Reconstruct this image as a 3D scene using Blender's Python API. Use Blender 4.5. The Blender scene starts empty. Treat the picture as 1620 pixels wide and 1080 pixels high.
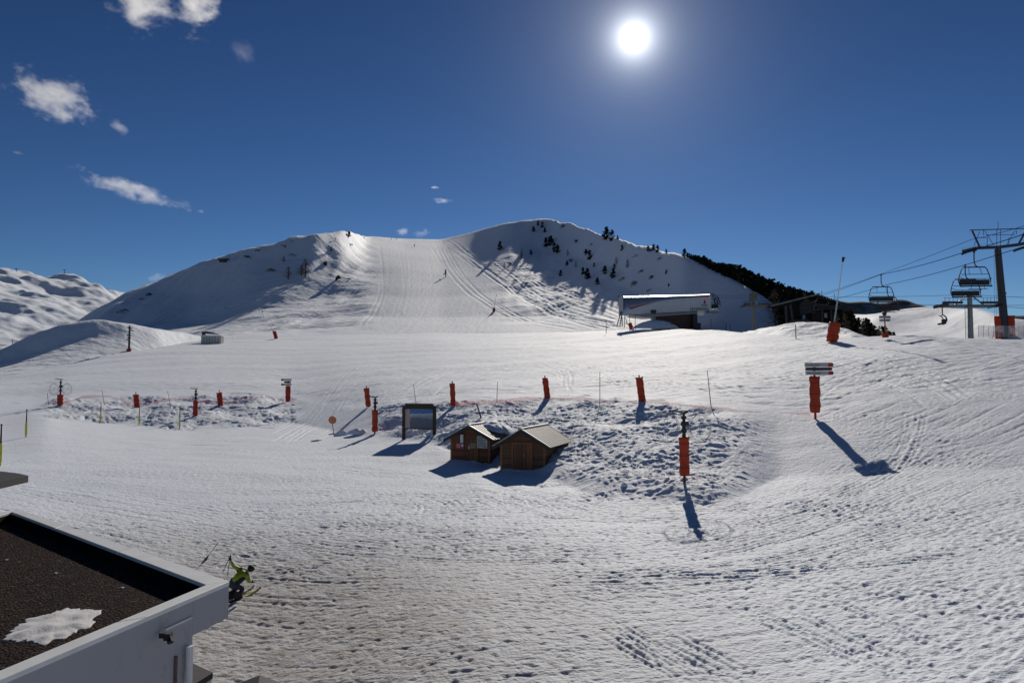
import bpy, math, random
import numpy as np
from mathutils import Vector, Matrix, Euler
R = math.radians
sc = bpy.context.scene
C = sc.collection
random.seed(7)
# ------------------------------------------------------------------ camera
F = 1241.0            # focal length in pixels of the 1620 px wide photograph
PITCH = math.atan(70.0 / F)
EYE = 9.0             # eye height above the world's zero level
cam_d = bpy.data.cameras.new('camera'); cam = bpy.data.objects.new('camera', cam_d); C.objects.link(cam)
cam.location = (0, 0, EYE); cam.rotation_euler = (math.pi / 2 + PITCH, 0, 0)
cam_d.sensor_width = 36.0; cam_d.lens = 36.0 * F / 1620.0
cam_d.clip_start = 0.2; cam_d.clip_end = 40000
sc.camera = cam

def raydir(x, y):
    u = (x - 810.0) / F; v = (540.0 - y) / F
    cp, sp = math.cos(PITCH), math.sin(PITCH)
    return Vector((u, cp - v * sp, sp + v * cp))
def aztan(x, y):
    d = raydir(x, y)
    return math.atan2(d.x, d.y), d.z / math.hypot(d.x, d.y)
def at(x, y, D):                       # world point seen at a photo position, D metres of ground distance away
    a, t = aztan(x, y)
    return Vector((D * math.sin(a), D * math.cos(a), EYE + D * t))
def on_level(x, y, h):                 # world point seen at a photo position on the level h (relative to the eye)
    a, t = aztan(x, y); D = h / t
    return Vector((D * math.sin(a), D * math.cos(a), EYE + h))
# ------------------------------------------------------------------ sky and sun
SUN = raydir(1003, 60).normalized()
SUN_EL = math.asin(SUN.z); SUN_AZ = math.atan2(SUN.x, SUN.y)
w = bpy.data.worlds.new('World'); sc.world = w; w.use_nodes = True
nt = w.node_tree; nt.nodes.clear(); N = nt.nodes.new; L = nt.links.new
sky = N('ShaderNodeTexSky'); sky.sky_type = 'NISHITA'; sky.sun_disc = False
sky.sun_elevation = SUN_EL; sky.sun_rotation = SUN_AZ
sky.altitude = 2500; sky.air_density = 1.0; sky.dust_density = 0.15; sky.ozone_density = 3.0
bg = N('ShaderNodeBackground'); bg.inputs[1].default_value = 0.06
gm = N('ShaderNodeGamma'); gm.inputs[1].default_value = 1.5
pre = N('ShaderNodeVectorMath'); pre.operation = 'SCALE'; pre.inputs['Scale'].default_value = 0.30
L(sky.outputs[0], pre.inputs[0]); L(pre.outputs[0], gm.inputs[0])
hsv = N('ShaderNodeHueSaturation'); hsv.inputs['Saturation'].default_value = 1.03; L(gm.outputs[0], hsv.inputs['Color'])
L(hsv.outputs[0], bg.inputs[0]); bg.inputs[1].default_value = 0.099
tc = N('ShaderNodeTexCoord')
dot = N('ShaderNodeVectorMath'); dot.operation = 'DOT_PRODUCT'; dot.inputs[1].default_value = SUN
L(tc.outputs['Generated'], dot.inputs[0])
ac = N('ShaderNodeMath'); ac.operation = 'ARCCOSINE'; ac.use_clamp = False
cl = N('ShaderNodeMath'); cl.operation = 'MINIMUM'; cl.inputs[1].default_value = 0.999999
L(dot.outputs['Value'], cl.inputs[0]); L(cl.outputs[0], ac.inputs[0])
def expo(amp, wid):                    # the sun's own aureole: amp * exp(-angle / wid)
    m1 = N('ShaderNodeMath'); m1.operation = 'MULTIPLY'; m1.inputs[1].default_value = -1.0 / wid
    m2 = N('ShaderNodeMath'); m2.operation = 'EXPONENT'
    m3 = N('ShaderNodeMath'); m3.operation = 'MULTIPLY'; m3.inputs[1].default_value = amp
    L(ac.outputs[0], m1.inputs[0]); L(m1.outputs[0], m2.inputs[0]); L(m2.outputs[0], m3.inputs[0]); return m3
e1, e2 = expo(3.2, 0.0125), expo(0.30, 0.06)
ad = N('ShaderNodeMath'); ad.operation = 'ADD'; L(e1.outputs[0], ad.inputs[0]); L(e2.outputs[0], ad.inputs[1])
bg2 = N('ShaderNodeBackground'); bg2.inputs[0].default_value = (0.93, 0.96, 1.0, 1); L(ad.outputs[0], bg2.inputs[1])
sh = N('ShaderNodeAddShader'); L(bg.outputs[0], sh.inputs[0]); L(bg2.outputs[0], sh.inputs[1])
wo = N('ShaderNodeOutputWorld'); L(sh.outputs[0], wo.inputs[0])
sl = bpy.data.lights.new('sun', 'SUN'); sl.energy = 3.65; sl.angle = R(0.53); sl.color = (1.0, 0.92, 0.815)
so = bpy.data.objects.new('sun', sl); C.objects.link(so); so.rotation_euler = SUN.to_track_quat('Z', 'Y').to_euler(); so.location = (0, 0, 60)
sc.view_settings.view_transform = 'Standard'; sc.view_settings.look = 'None'; sc.view_settings.exposure = 0.0; sc.view_settings.gamma = 1.0
sc.cycles.volume_bounces = 1; sc.cycles.max_bounces = 6; sc.cycles.transparent_max_bounces = 24

# ------------------------------------------------------------------ noise
def _hash(ix, iy, seed):
    h = (ix.astype(np.int64) * 374761393 + iy.astype(np.int64) * 668265263 + seed * 982451653) & 0xffffffff
    h = ((h ^ (h >> 13)) * 1274126177) & 0xffffffff
    h = ((h ^ (h >> 16)) * 2246822519) & 0xffffffff
    return h ^ (h >> 15)
def noise(x, y, seed=0):               # gradient noise, about -1..1
    x0 = np.floor(x); y0 = np.floor(y); fx = x - x0; fy = y - y0
    u = fx * fx * fx * (fx * (fx * 6 - 15) + 10); v = fy * fy * fy * (fy * (fy * 6 - 15) + 10)
    def g(i, j):
        a = _hash(x0 + i, y0 + j, seed).astype(np.float64) * (2 * math.pi / 4294967296.0)
        return np.cos(a) * (fx - i) + np.sin(a) * (fy - j)
    a = g(0, 0); b = g(1, 0); c = g(0, 1); d = g(1, 1)
    return 1.45 * ((a + (b - a) * u) + ((c + (d - c) * u) - (a + (b - a) * u)) * v)
def fbm(x, y, s, octs=3, seed=0, gain=.5):
    t = 0; a = 1.0
    for o in range(octs):
        t = t + a * noise(x / s + 31.7 * o, y / s - 17.3 * o, seed + o); s *= .5; a *= gain
    return t
def sst(e0, e1, x):
    t = np.clip((x - e0) / (e1 - e0), 0, 1); return t * t * (3 - 2 * t)

# ------------------------------------------------------------------ materials
def new_mat(name):
    m = bpy.data.materials.new(name); m.use_nodes = True
    return m, m.node_tree, m.node_tree.nodes['Principled BSDF']
def nd(t, typ, **kw):
    n = t.nodes.new(typ)
    for k, v in kw.items():
        if k in n.inputs.keys(): n.inputs[k].default_value = v
        else: setattr(n, k, v)
    return n
def snow_mat(name, scales, strength, dist, dirt=None, base=(.77, .845, .945), rough=.75, spec=.35):  # the blue of shade is put into the default base; the warm sun offsets it
    m, t, b = new_mat(name); l = t.links.new
    tcn = nd(t, 'ShaderNodeTexCoord'); src = tcn.outputs['Object']
    prev = None
    for i, (s, st, dd, sx) in enumerate(scales):
        mp = nd(t, 'ShaderNodeMapping'); mp.inputs['Scale'].default_value = (sx, 1, 1); l(src, mp.inputs[0])
        nz = nd(t, 'ShaderNodeTexNoise', Scale=s, Detail=3.0, Roughness=.6); l(mp.outputs[0], nz.inputs['Vector'])
        bp = nd(t, 'ShaderNodeBump', Strength=st, Distance=dd); l(nz.outputs['Fac'], bp.inputs['Height'])
        if prev: l(prev.outputs[0], bp.inputs['Normal'])
        prev = bp
    if prev: l(prev.outputs[0], b.inputs['Normal'])
    nz = nd(t, 'ShaderNodeTexNoise', Scale=.35, Detail=6.0, Roughness=.6); l(src, nz.inputs['Vector'])
    mx = nd(t, 'ShaderNodeMix', data_type='RGBA'); l(nz.outputs['Fac'], mx.inputs['Factor'])
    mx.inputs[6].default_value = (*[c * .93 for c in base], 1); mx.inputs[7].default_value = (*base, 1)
    out = mx.outputs[2]
    if dirt:
        (dx, dy, dr), dcol = dirt
        sep = nd(t, 'ShaderNodeVectorMath', operation='DISTANCE'); sep.inputs[1].default_value = (dx, dy, 0)
        fl = nd(t, 'ShaderNodeVectorMath', operation='MULTIPLY'); fl.inputs[1].default_value = (1, 1, 0); l(src, fl.inputs[0]); l(fl.outputs[0], sep.inputs[0])
        mr = nd(t, 'ShaderNodeMapRange'); mr.inputs[1].default_value = dr; mr.inputs[2].default_value = dr * .35; mr.inputs[3].default_value = 0; mr.inputs[4].default_value = 1
        l(sep.outputs['Value'], mr.inputs[0])
        n2 = nd(t, 'ShaderNodeTexNoise', Scale=1.6, Detail=9.0, Roughness=.72); l(src, n2.inputs['Vector'])
        mu = nd(t, 'ShaderNodeMath', operation='MULTIPLY'); l(mr.outputs[0], mu.inputs[0]); l(n2.outputs['Fac'], mu.inputs[1])
        m3 = nd(t, 'ShaderNodeMath', operation='MULTIPLY', use_clamp=True); m3.inputs[1].default_value = 1.5; l(mu.outputs[0], m3.inputs[0])
        mx2 = nd(t, 'ShaderNodeMix', data_type='RGBA'); l(m3.outputs[0], mx2.inputs['Factor']); l(out, mx2.inputs[6]); mx2.inputs[7].default_value = (*dcol, 1)
        out = mx2.outputs[2]
    l(out, b.inputs['Base Color'])
    b.inputs['Roughness'].default_value = rough; b.inputs['Specular IOR Level'].default_value = spec
    b.inputs['Sheen Weight'].default_value = .3; b.inputs['Sheen Roughness'].default_value = .5
    return m

# ------------------------------------------------------------------ terrain
class Terrain:
    """height field on a polar grid: profiles through surveyed points, blended between bearings"""
    def __init__(s, cols, az, r, smooth_r=0.012, smooth_a=R(.9), before=None, after=None):
        # cols: list of (x, [(y, D), ...]) all with the same number of points, near to far
        K = len(cols[0][1]); s.az = az; s.r = r; s.lr = np.log(r)
        H = np.zeros((len(az), len(r)))
        A = []; LD = []; T = []
        for k in range(K):
            q = sorted([(aztan(c[0], c[1][k][0]) + (c[1][k][1],)) for c in cols])
            A.append([p[0] for p in q]); LD.append([math.log(p[2]) for p in q]); T.append([p[1] for p in q])
        da = R(.1); ag = np.arange(az[0] - .05, az[-1] + .05, da)
        n = max(1, int(smooth_a / da)); ker = np.hanning(2 * n + 3); ker /= ker.sum()
        def sm(v): p = np.pad(v, n + 1, mode='edge'); return np.convolve(p, ker, 'valid')
        d_at = [np.interp(az, ag, sm(np.interp(ag, A[k], LD[k]))) for k in range(K)]
        t_at = [np.interp(az, ag, sm(np.interp(ag, A[k], T[k]))) for k in range(K)]
        dl = .002; lg = np.arange(s.lr[0] - .1, s.lr[-1] + .1, dl)
        n2 = max(1, int(smooth_r / dl)); k2 = np.hanning(2 * n2 + 3); k2 /= k2.sum()
        for i in range(len(az)):
            ds = [math.exp(d_at[k][i]) for k in range(K)]; hs = [ds[k] * t_at[k][i] for k in range(K)]
            if before is not None:
                db, hb = before(ds, hs); ds = db + ds; hs = hb + hs
            if after is not None:
                dc, hc = after(ds, hs); ds = ds + dc; hs = hs + hc
            v = np.interp(np.exp(lg), ds, hs)
            v = np.convolve(np.pad(v, n2 + 1, mode='edge'), k2, 'valid')
            H[i] = np.interp(s.lr, lg, v)
        s.H = H
        s.X = np.outer(np.sin(az), r); s.Y = np.outer(np.cos(az), r)
    def mesh(s, name, mat):
        na, nr = s.H.shape
        co = np.stack([s.X, s.Y, s.H + EYE], -1).reshape(-1, 3).astype(np.float32)
        idx = np.arange(na * nr).reshape(na, nr)
        f = np.stack([idx[:-1, :-1], idx[1:, :-1], idx[1:, 1:], idx[:-1, 1:]], -1).reshape(-1, 4)[:, ::-1]
        me = bpy.data.meshes.new(name); me.vertices.add(len(co)); me.vertices.foreach_set('co', co.ravel())
        me.loops.add(f.size); me.loops.foreach_set('vertex_index', f.ravel().astype(np.int32))
        me.polygons.add(len(f)); me.polygons.foreach_set('loop_start', np.arange(0, f.size, 4, dtype=np.int32))
        me.polygons.foreach_set('loop_total', np.full(len(f), 4, np.int32))
        me.polygons.foreach_set('use_smooth', np.ones(len(f), bool))
        me.update(calc_edges=True); me.materials.append(mat)
        o = bpy.data.objects.new(name, me); C.objects.link(o); o['kind'] = 'structure'
        return o
    def col(s, a):
        i = int(np.clip(np.searchsorted(s.az, a) - 1, 0, len(s.az) - 2)); f = (a - s.az[i]) / (s.az[i + 1] - s.az[i]); f = min(max(f, 0), 1)
        return s.H[i] * (1 - f) + s.H[i + 1] * f
    def hit(s, a, t, rmin=8):
        c = s.col(a); d = c - s.r * t
        j = np.nonzero((d >= 0) & (s.r > rmin))[0]
        if len(j) == 0: return None
        j = j[0]
        if j == 0: return s.r[0]
        f = d[j - 1] / (d[j - 1] - d[j]) if d[j - 1] < 0 else 0
        return s.r[j - 1] + f * (s.r[j] - s.r[j - 1])
    def z(s, x, y):
        a = math.atan2(x, y); return EYE + float(np.interp(math.hypot(x, y), s.r, s.col(a)))
def seg(y0, D0, *steps):               # profile from slopes: each step (y, slope)
    out = [(y0, D0)]; h0 = D0 * (610 - y0) / F; D = D0
    for y, sl_ in steps:
        T = (610 - y) / F; D1 = (sl_ * D - h0) / (sl_ - T); D1 = max(D1, D + .5); h0 = T * D1; D = D1; out.append((y, D))
    return out

az_in = np.linspace(R(-37), R(37), 900)
az_all = np.concatenate([np.linspace(R(-100), R(-37.5), 60), az_in, np.linspace(R(37.5), R(100), 60)])
def lsp(a, b, n): return np.exp(np.linspace(math.log(a), math.log(b), n, endpoint=False))
rA = np.concatenate([lsp(2, 10, 25), lsp(10, 16, 90), lsp(16, 84, 680), lsp(84, 130, 150), lsp(130, 300, 200), lsp(300, 520, 30)])
# photo position and distance of: three levels of the forecourt, bank foot, bank top, plateau, crest
base3 = [(1080, 16.6), (950, 22.2), (850, 30)]
baseL = [(1080, 20.5), (950, 26.5), (850, 33.5)]      # the forecourt falls away towards the building
def near_pts(x):
    t_ = min(1, max(0, (x - 250) / 560.0)); t_ = t_ * t_ * (3 - 2 * t_)
    return [(a_[0], b_[1] + (a_[1] - b_[1]) * t_) for a_, b_ in zip(base3, baseL)]
colsA = [(x, near_pts(x) + [(q[0], q[1])] + list(q[2:])) for x, q in {
    -300: (741, 50, (690, 80), (662, 98), (645, 130), (640, 160)),
    -150: (741, 50, (680, 88), (650, 105), (625, 140), (625, 165)),
    0: (741, 50, (677, 92), (642, 112), (615, 145), (599, 180)),
    70: (741, 50, (660, 96), (640, 112), (610, 145), (585, 195)),
    100: (741, 50, (664, 98), (632, 114), (602, 148), (578, 205)),
    200: (741, 50, (672, 98), (627, 116), (590, 158), (557, 230)),
    300: (741, 50, (682, 88), (625, 116), (578, 168), (541, 258)),
    400: (741, 50, (674, 90), (622, 116), (570, 178), (536, 272)),
    460: (741, 50, (668, 94), (628, 113), (570, 178), (532, 285)),
    500: (741, 50, (675, 84), (638, 102), (572, 170), (530, 290)),
    560: (741, 50, (690, 70), (650, 84), (575, 155), (529, 290)),
    610: (741, 50, (692, 66), (640, 79), (576, 148), (528, 290)),
    690: (741, 50, (700, 60), (636, 73), (574, 140), (527, 290)),
    760: (770, 41.5, (738, 50), (632, 71), (572, 138), (527, 285)),
    850: (800, 36.5, (752, 47), (629, 72), (570, 132), (526, 275)),
    950: (820, 34, (785, 39), (631, 68), (568, 125), (523, 245)),
    1010: (825, 33.5, (793, 37.5), (633, 65), (566, 120), (521, 215)),
    1100: (830, 32.8, (802, 36), (640, 60), (565, 110), (521, 185)),
    1170: (825, 33, (785, 38.5), (650, 58), (568, 98), (524, 160)),
    1230: (800, 36.3, (755, 45), (655, 59), (570, 90), (530, 140)),
    1290: (800, 36.3, (750, 45), (662, 58), (570, 86), (536, 122)),
    1400: (800, 36.5, (745, 46), (640, 61), (570, 81), (534, 108)),
    1500: (800, 36.5, (740, 46.5), (630, 62), (565, 80), (534, 98)),
    1620: (800, 36.5, (740, 46), (630, 61), (562, 79), (538, 96)),
    1850: (800, 36.5, (740, 46), (640, 60), (570, 76), (545, 88))}.items()]
def beforeA(ds, hs): return [1.0, 8.0], [-6.6, -6.5]
def afterA(ds, hs):
    d, h = ds[-1], hs[-1]; return [d * 1.06, d * 1.5, 700], [h + .4, h - 7, h - 30]
TA = Terrain(colsA, az_all, rA, smooth_r=.02, smooth_a=R(1.2), before=beforeA, after=afterA)
H0 = TA.H.copy()
X, Y, Rr = TA.X, TA.Y, np.broadcast_to(rA, TA.H.shape)
# bearing-dependent distances of bank foot and top
def curve(k):
    q = sorted([(aztan(c[0], c[1][k][0])[0], c[1][k][1]) for c in colsA]); return np.interp(az_all, [p[0] for p in q], [p[1] for p in q])
foot, top = curve(4), curve(5)
pxc = 810 + F * np.tan(np.clip(az_all, -1.2, 1.2))          # photo column of a bearing
uu = (Rr - foot[:, None]) / (top - foot)[:, None]
edge = noise(X / 5.0, Y / 5.0, 77) * .16
edge = edge + noise(X / 1.7, Y / 1.7, 78) * .09
bank = sst(-.10, .12, uu + edge) * (1 - sst(.85, 1.12, uu + edge * .9))
hm = sst(575, 625, pxc) * (1 - sst(1120, 1245, pxc)) + sst(50, 95, pxc) * (1 - sst(455, 490, pxc))
spill = sst(-.7, -.05, uu) * (1 - sst(1.0, 1.25, uu)) * np.clip(noise(X / 2.2, Y / 2.0, 79) * 1.6 - .35, 0, 1) * np.clip(.5 + noise(X / 9, Y / 9, 80), 0, 1)
bank = np.maximum(bank, spill) * np.clip(hm, 0, 1)[:, None]
wx = X + .45 * noise(X / 1.6, Y / 1.6, 12); wy = Y + .45 * noise(X / 1.6, Y / 1.6, 13)
lump = .35 * noise(wx / 1.3, wy / 1.1, 3) + .75 * noise(wx / .66, wy / .58, 4) - .85 * np.abs(noise(wx / .5, wy / .46, 5)) + .55 * noise(wx / .3, wy / .27, 6) + .28 * noise(X / .17, Y / .17, 7)
lump = lump * np.clip(.95 + .6 * noise(X / 4.5, Y / 3.5, 8), .5, 1.5)
lowbank = np.where(pxc < 520, 1.25, 1.0)[:, None]
TA.H += bank * (.115 * lump + .04) * lowbank
TA.H += bank * .42 * noise(X / 4.5, Y / 4.5, 11) * lowbank
# kneaded ski-school snow in front, smoother near the huts
near = 1 - sst(70, 100, Rr)
tramp = near * (.6 + .4 * sst(-.35, .35, fbm(X, Y, 9, 2, 21))) * (1 - bank)
tramp *= 1 - .55 * sst(36, 44, Rr) * (1 - sst(840, 1180, pxc))[:, None]
ca, sa = math.cos(R(-12)), math.sin(R(-12)); U = X * ca + Y * sa; V = -X * sa + Y * ca
rt = sst(1050, 1350, pxc)[:, None]
cb, sb = math.cos(R(38)), math.sin(R(38)); U2 = X * cb + Y * sb; V2 = -X * sb + Y * cb
patchy = np.clip(.75 + 1.1 * noise(X / 7, Y / 5, 29) + .5 * noise(X / 2.5, Y / 2, 28), .12, 1.7)
chop = (noise(U / .44, V / .19, 31) * .5 + noise(U / .22, V / .13, 32) * .6) * patchy
chop2 = (noise(U2 / .75, V2 / .2, 33) * .6 + noise(U2 / .28, V2 / .15, 34) * .55) * patchy
dents = -np.clip(noise(X / .42, Y / .32, 36) - .38, 0, 1) * 1.1 * np.clip(.4 + 1.4 * noise(X / 5, Y / 4, 39), 0, 1.6) - np.clip(noise(X / .27, Y / .21, 37) - .2, 0, 1) * 1.5 * (1 - sst(34, 60, Rr)) + .3 * np.clip(noise(X / .4, Y / .24, 38) - .3, 0, 1)
TA.H += tramp * ((1 - rt) * .040 * chop + rt * .05 * chop2 + .05 * dents)
TA.H += .05 * near * (1 - bank) * noise(X / 3.3, Y / 2.6, 41)
def tracks(ang, L_, W_, seed, thr=.25):
    c, s_ = math.cos(ang), math.sin(ang); u = (X * c + Y * s_); v = (-X * s_ + Y * c)
    v = v + .6 * noise(u / 14, v / 6, seed + 5)
    n = noise(u / L_, v / W_, seed); return -np.clip(n - thr, 0, 1) - .4 * np.clip(-n - thr, 0, 1) * -1
msk = sst(-.1, .4, noise(X / 12, Y / 12, 55))
TA.H += .075 * near * (1 - bank) * rt * tracks(R(32), 9, .3, 61) * (.3 + msk)
TA.H += .06 * near * (1 - bank) * (1 - rt * .5) * tracks(R(-20), 10, .22, 65) * msk * (1 - .5 * rt)
TA.H += .04 * near * (1 - bank) * tracks(R(4), 12, .25, 69) * (1 - msk)
# groomed plateau: cross tracks, low swells
pl = sst(1.0, 1.25, uu) * (1 - sst(280, 420, Rr))
TA.H += pl * (.05 * tracks(R(6), 16, .55, 71, .1) + .06 * tracks(R(-14), 20, .8, 74, .15) + .05 * tracks(R(25), 14, .6, 78, .2) * rt)
TA.H += pl * (.05 * noise(X / 2.2, Y / 1.1, 81) + .03 * noise(X / .9, Y / .8, 82) + .35 * noise(X / 26, Y / 13, 83) * sst(1.1, 1.6, uu))
def px_line(T_, pts, n=40):
    P = []
    for a, b_ in zip(pts[:-1], pts[1:]):
        for i in range(n):
            t_ = i / n; P.append((a[0] + (b_[0] - a[0]) * t_, a[1] + (b_[1] - a[1]) * t_))
    return P
def carve(T_, curves, width, depth, gauge=0.0, step=.5):
    # presses grooves into the snow along ground curves given as (x, y) arrays in metres
    G = np.zeros_like(T_.H); la = T_.az; lr_ = T_.lr
    for cx, cy in curves:
        d = np.hypot(np.diff(cx), np.diff(cy)); s_ = np.concatenate([[0], np.cumsum(d)]); L_ = s_[-1]
        if L_ < 1: continue
        rm = np.hypot(cx.mean(), cy.mean()); ds = max(.03, rm * .0010) * step; q_ = np.arange(0, L_, ds)
        x_ = np.interp(q_, s_, cx); y_ = np.interp(q_, s_, cy); tx = np.gradient(x_); ty = np.gradient(y_); tn = np.hypot(tx, ty) + 1e-9; nx, ny = -ty / tn, tx / tn
        fade = np.minimum(1, np.minimum(q_, L_ - q_) / 2.0) * (.6 + .4 * np.clip(noise(q_ / 2.5, q_ * 0, 9), -1, 1))
        for g in ((-gauge / 2, gauge / 2) if gauge else (0,)):
            for o_, w_ in ((-.5, .55), (-.25, 1), (0, 1), (.25, 1), (.5, .55), (-1.1, -.45), (1.1, -.45)):
                xx = x_ + nx * (g + o_ * width); yy = y_ + ny * (g + o_ * width)
                ii = np.rint(np.interp(np.arctan2(xx, yy), la, np.arange(len(la)))).astype(int); jj = np.rint(np.interp(np.log(np.hypot(xx, yy)), lr_, np.arange(len(lr_)))).astype(int)
                if w_ > 0: np.minimum.at(G, (ii, jj), -depth * w_ * fade)
                else: np.maximum.at(G, (ii, jj), -depth * w_ * fade)
    K_ = (G[1:-1, 1:-1] * 4 + (G[:-2, 1:-1] + G[2:, 1:-1] + G[1:-1, :-2] + G[1:-1, 2:]) * 2 + G[:-2, :-2] + G[2:, 2:] + G[:-2, 2:] + G[2:, :-2]) / 12
    T_.H[1:-1, 1:-1] += K_
def ground_curve(T_, pts, jit, rg):
    # smooth curve through surveyed photo positions, shifted a little
    P = []
    ox, oy = rg.uniform(-jit, jit), rg.uniform(-jit, jit) * .35
    for x_, y_ in pts:
        a_, t_ = aztan(x_ + ox + rg.uniform(-6, 6), y_ + oy + rg.uniform(-1.5, 1.5)); d_ = T_.hit(a_, t_, 8)
        if d_ is None: continue
        P.append((d_ * math.sin(a_), d_ * math.cos(a_)))
    if len(P) < 2: return None
    P = np.array(P); t = np.linspace(0, len(P) - 1, 60)
    def cr(v):
        v = np.concatenate([[2 * v[0] - v[1]], v, [2 * v[-1] - v[-2]]]); i = np.minimum(t.astype(int), len(P) - 2); f = t - i; p0, p1, p2, p3 = v[i], v[i + 1], v[i + 2], v[i + 3]
        return .5 * (2 * p1 + (p2 - p0) * f + (2 * p0 - 5 * p1 + 4 * p2 - p3) * f * f + (3 * p1 - p0 - 3 * p2 + p3) * f ** 3)
    return cr(P[:, 0]), cr(P[:, 1])
rg = random.Random(33)
fams = [([(1450, 650), (1444, 700), (1405, 750), (1320, 785), (1200, 815)], 14, 5, .07), ([(1560, 640), (1480, 690), (1400, 740), (1290, 790), (1150, 830)], 45, 9, .05),
 ([(1620, 690), (1520, 740), (1380, 800), (1220, 850), (1050, 880)], 60, 12, .045), ([(1620, 790), (1480, 830), (1300, 880), (1100, 905), (900, 915)], 60, 10, .04),
 ([(980, 990), (1060, 1035), (1150, 1085)], 60, 7, .05), ([(1230, 960), (1350, 1010), (1500, 1070)], 90, 7, .04), ([(1000, 912), (1250, 905), (1620, 868)], 12, 3, .05),
 ([(430, 800), (560, 790), (650, 797), (660, 815)], 10, 3, .05), ([(520, 795), (640, 782), (700, 792), (720, 806)], 12, 3, .05), ([(760, 770), (830, 790), (900, 812), (960, 822)], 25, 5, .045),
 ([(380, 815), (650, 830), (950, 835), (1200, 822)], 40, 7, .035), ([(420, 850), (700, 880), (1000, 880)], 60, 8, .035), ([(40, 700), (300, 705), (560, 735), (760, 765)], 30, 6, .04), ([(100, 745), (420, 760), (700, 790)], 35, 5, .035)]
cur = [], []
for pts, jit, n_, dep in fams:
    cs = [c for c in (ground_curve(TA, pts, jit, rg) for _ in range(n_)) if c is not None]
    carve(TA, cs, .085, dep, gauge=.24 if n_ > 3 else .3)
pfam = [([(760, 548), (660, 590), (540, 640), (480, 680)], 60, 16, .07), ([(830, 552), (700, 600), (620, 640)], 60, 10, .07), ([(620, 560), (560, 610), (520, 660)], 40, 8, .06), ([(640, 541), (820, 549), (1100, 553)], 10, 4, .12),
 ([(560, 550), (900, 556), (1250, 560)], 40, 10, .07), ([(900, 570), (1080, 590), (1300, 610)], 50, 12, .07), ([(1080, 545), (1250, 560), (1420, 600), (1500, 640)], 40, 9, .07), ([(860, 590), (1000, 612), (1200, 630)], 30, 8, .06),
 ([(200, 590), (400, 585), (640, 590)], 40, 10, .06), ([(330, 560), (500, 552), (700, 548)], 15, 6, .08), ([(1300, 560), (1450, 580), (1600, 620)], 40, 10, .06), ([(1290, 625), (1340, 600), (1400, 575)], 40, 5, .06), ([(850, 575), (895, 590), (900, 615)], 20, 4, .08)]
for pts, jit, n_, dep in pfam:
    cs = [c for c in (ground_curve(TA, pts, jit, rg) for _ in range(n_)) if c is not None]
    carve(TA, cs, .2, dep, gauge=0)
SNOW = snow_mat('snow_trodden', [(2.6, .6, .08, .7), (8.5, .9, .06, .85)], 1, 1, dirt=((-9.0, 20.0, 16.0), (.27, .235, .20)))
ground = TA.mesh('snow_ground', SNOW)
ground['label'] = 'trodden snow forecourt, lumpy bank and groomed plateau'

# main mountain
rB = np.concatenate([lsp(175, 330, 160), lsp(330, 620, 420), lsp(620, 1500, 170)])
azB = np.linspace(aztan(60, 480)[0], aztan(1345, 480)[0], 860)
colsB = [(60, seg(560, 400, (557, .1), (554, .3), (551, .3), (548, .3), (545, .3))),
 (130, [(540, 360), (530, 375), (521, 390), (516, 400), (510, 412), (506, 425)]),
 (200, [(548, 330), (530, 365), (515, 395), (497, 412), (478, 430), (460, 450)]),
 (250, [(545, 315), (528, 360), (510, 397), (488, 418), (465, 440), (441, 462)]),
 (300, [(542, 300), (528, 350), (512, 400), (485, 422), (455, 446), (422, 472)]),
 (350, [(540, 292), (525, 345), (502, 398), (470, 424), (438, 450), (404, 478)]),
 (400, [(540, 285), (520, 340), (490, 398), (460, 425), (427, 453), (389, 482)]),
 (450, [(538, 288), (515, 345), (483, 408), (450, 438), (416, 466), (377, 492)]),
 (500, [(536, 292), (505, 360), (470, 425), (440, 455), (410, 480), (369, 508)]),
 (545, [(532, 292), (500, 362), (465, 430), (430, 480), (398, 515), (363, 548)]),
 (580, [(530, 292), (500, 356), (462, 428), (430, 500), (402, 570), (373, 670)]),
 (640, seg(529, 292, (502, .2), (470, .26), (435, .29), (405, .29), (377, .27))),
 (700, seg(528, 290, (502, .19), (470, .25), (435, .28), (405, .28), (378, .27))),
 (740, seg(527, 288, (500, .2), (465, .25), (430, .28), (400, .3), (368, .33))),
 (800, seg(526, 282, (500, .2), (462, .26), (425, .30), (395, .36), (351, .41))),
 (865, seg(526, 272, (500, .2), (462, .26), (430, .29), (398, .32), (345, .48))),
 (910, seg(526, 262, (498, .22), (462, .27), (430, .30), (405, .33), (354, .56))),
 (950, seg(525, 250, (492, .24), (465, .28), (440, .31), (418, .35), (367, .58))),
 (1000, seg(527, 235, (500, .25), (480, .28), (460, .31), (430, .5), (383, .6))),
 (1080, seg(531, 225, (505, .3), (482, .56), (450, .6), (420, .6), (402, .56))),
 (1150, seg(532, 220, (515, .35), (495, .56), (475, .6), (450, .6), (436, .56))),
 (1200, seg(533, 215, (522, .4), (505, .5), (490, .6), (475, .6), (462, .56))),
 (1250, seg(540, 215, (535, .4), (528, .5), (522, .55), (510, .55), (500, .5))),
 (1345, seg(575, 215, (570, .3), (566, .4), (562, .4), (558, .4), (555, .4)))]
def afterB(ds, hs):
    d, h = ds[-1], hs[-1]; return [d * 1.03, d * 1.5, 3000], [h + .002 * d, h - .1 * d, h - .3 * d]
def beforeB(ds, hs): return [ds[0] * .8, ds[0] * .93], [hs[0] - ds[0] * .09, hs[0] - ds[0] * .018]
TB = Terrain(colsB, azB, rB, smooth_r=.02, smooth_a=R(.8), before=beforeB, after=afterB)
XB, YB = TB.X, TB.Y; RB = np.broadcast_to(rB, TB.H.shape); pB = 810 + F * np.tan(azB)
piste = (sst(560, 610, pB) * (1 - sst(760, 850, pB)))[:, None]
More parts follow.
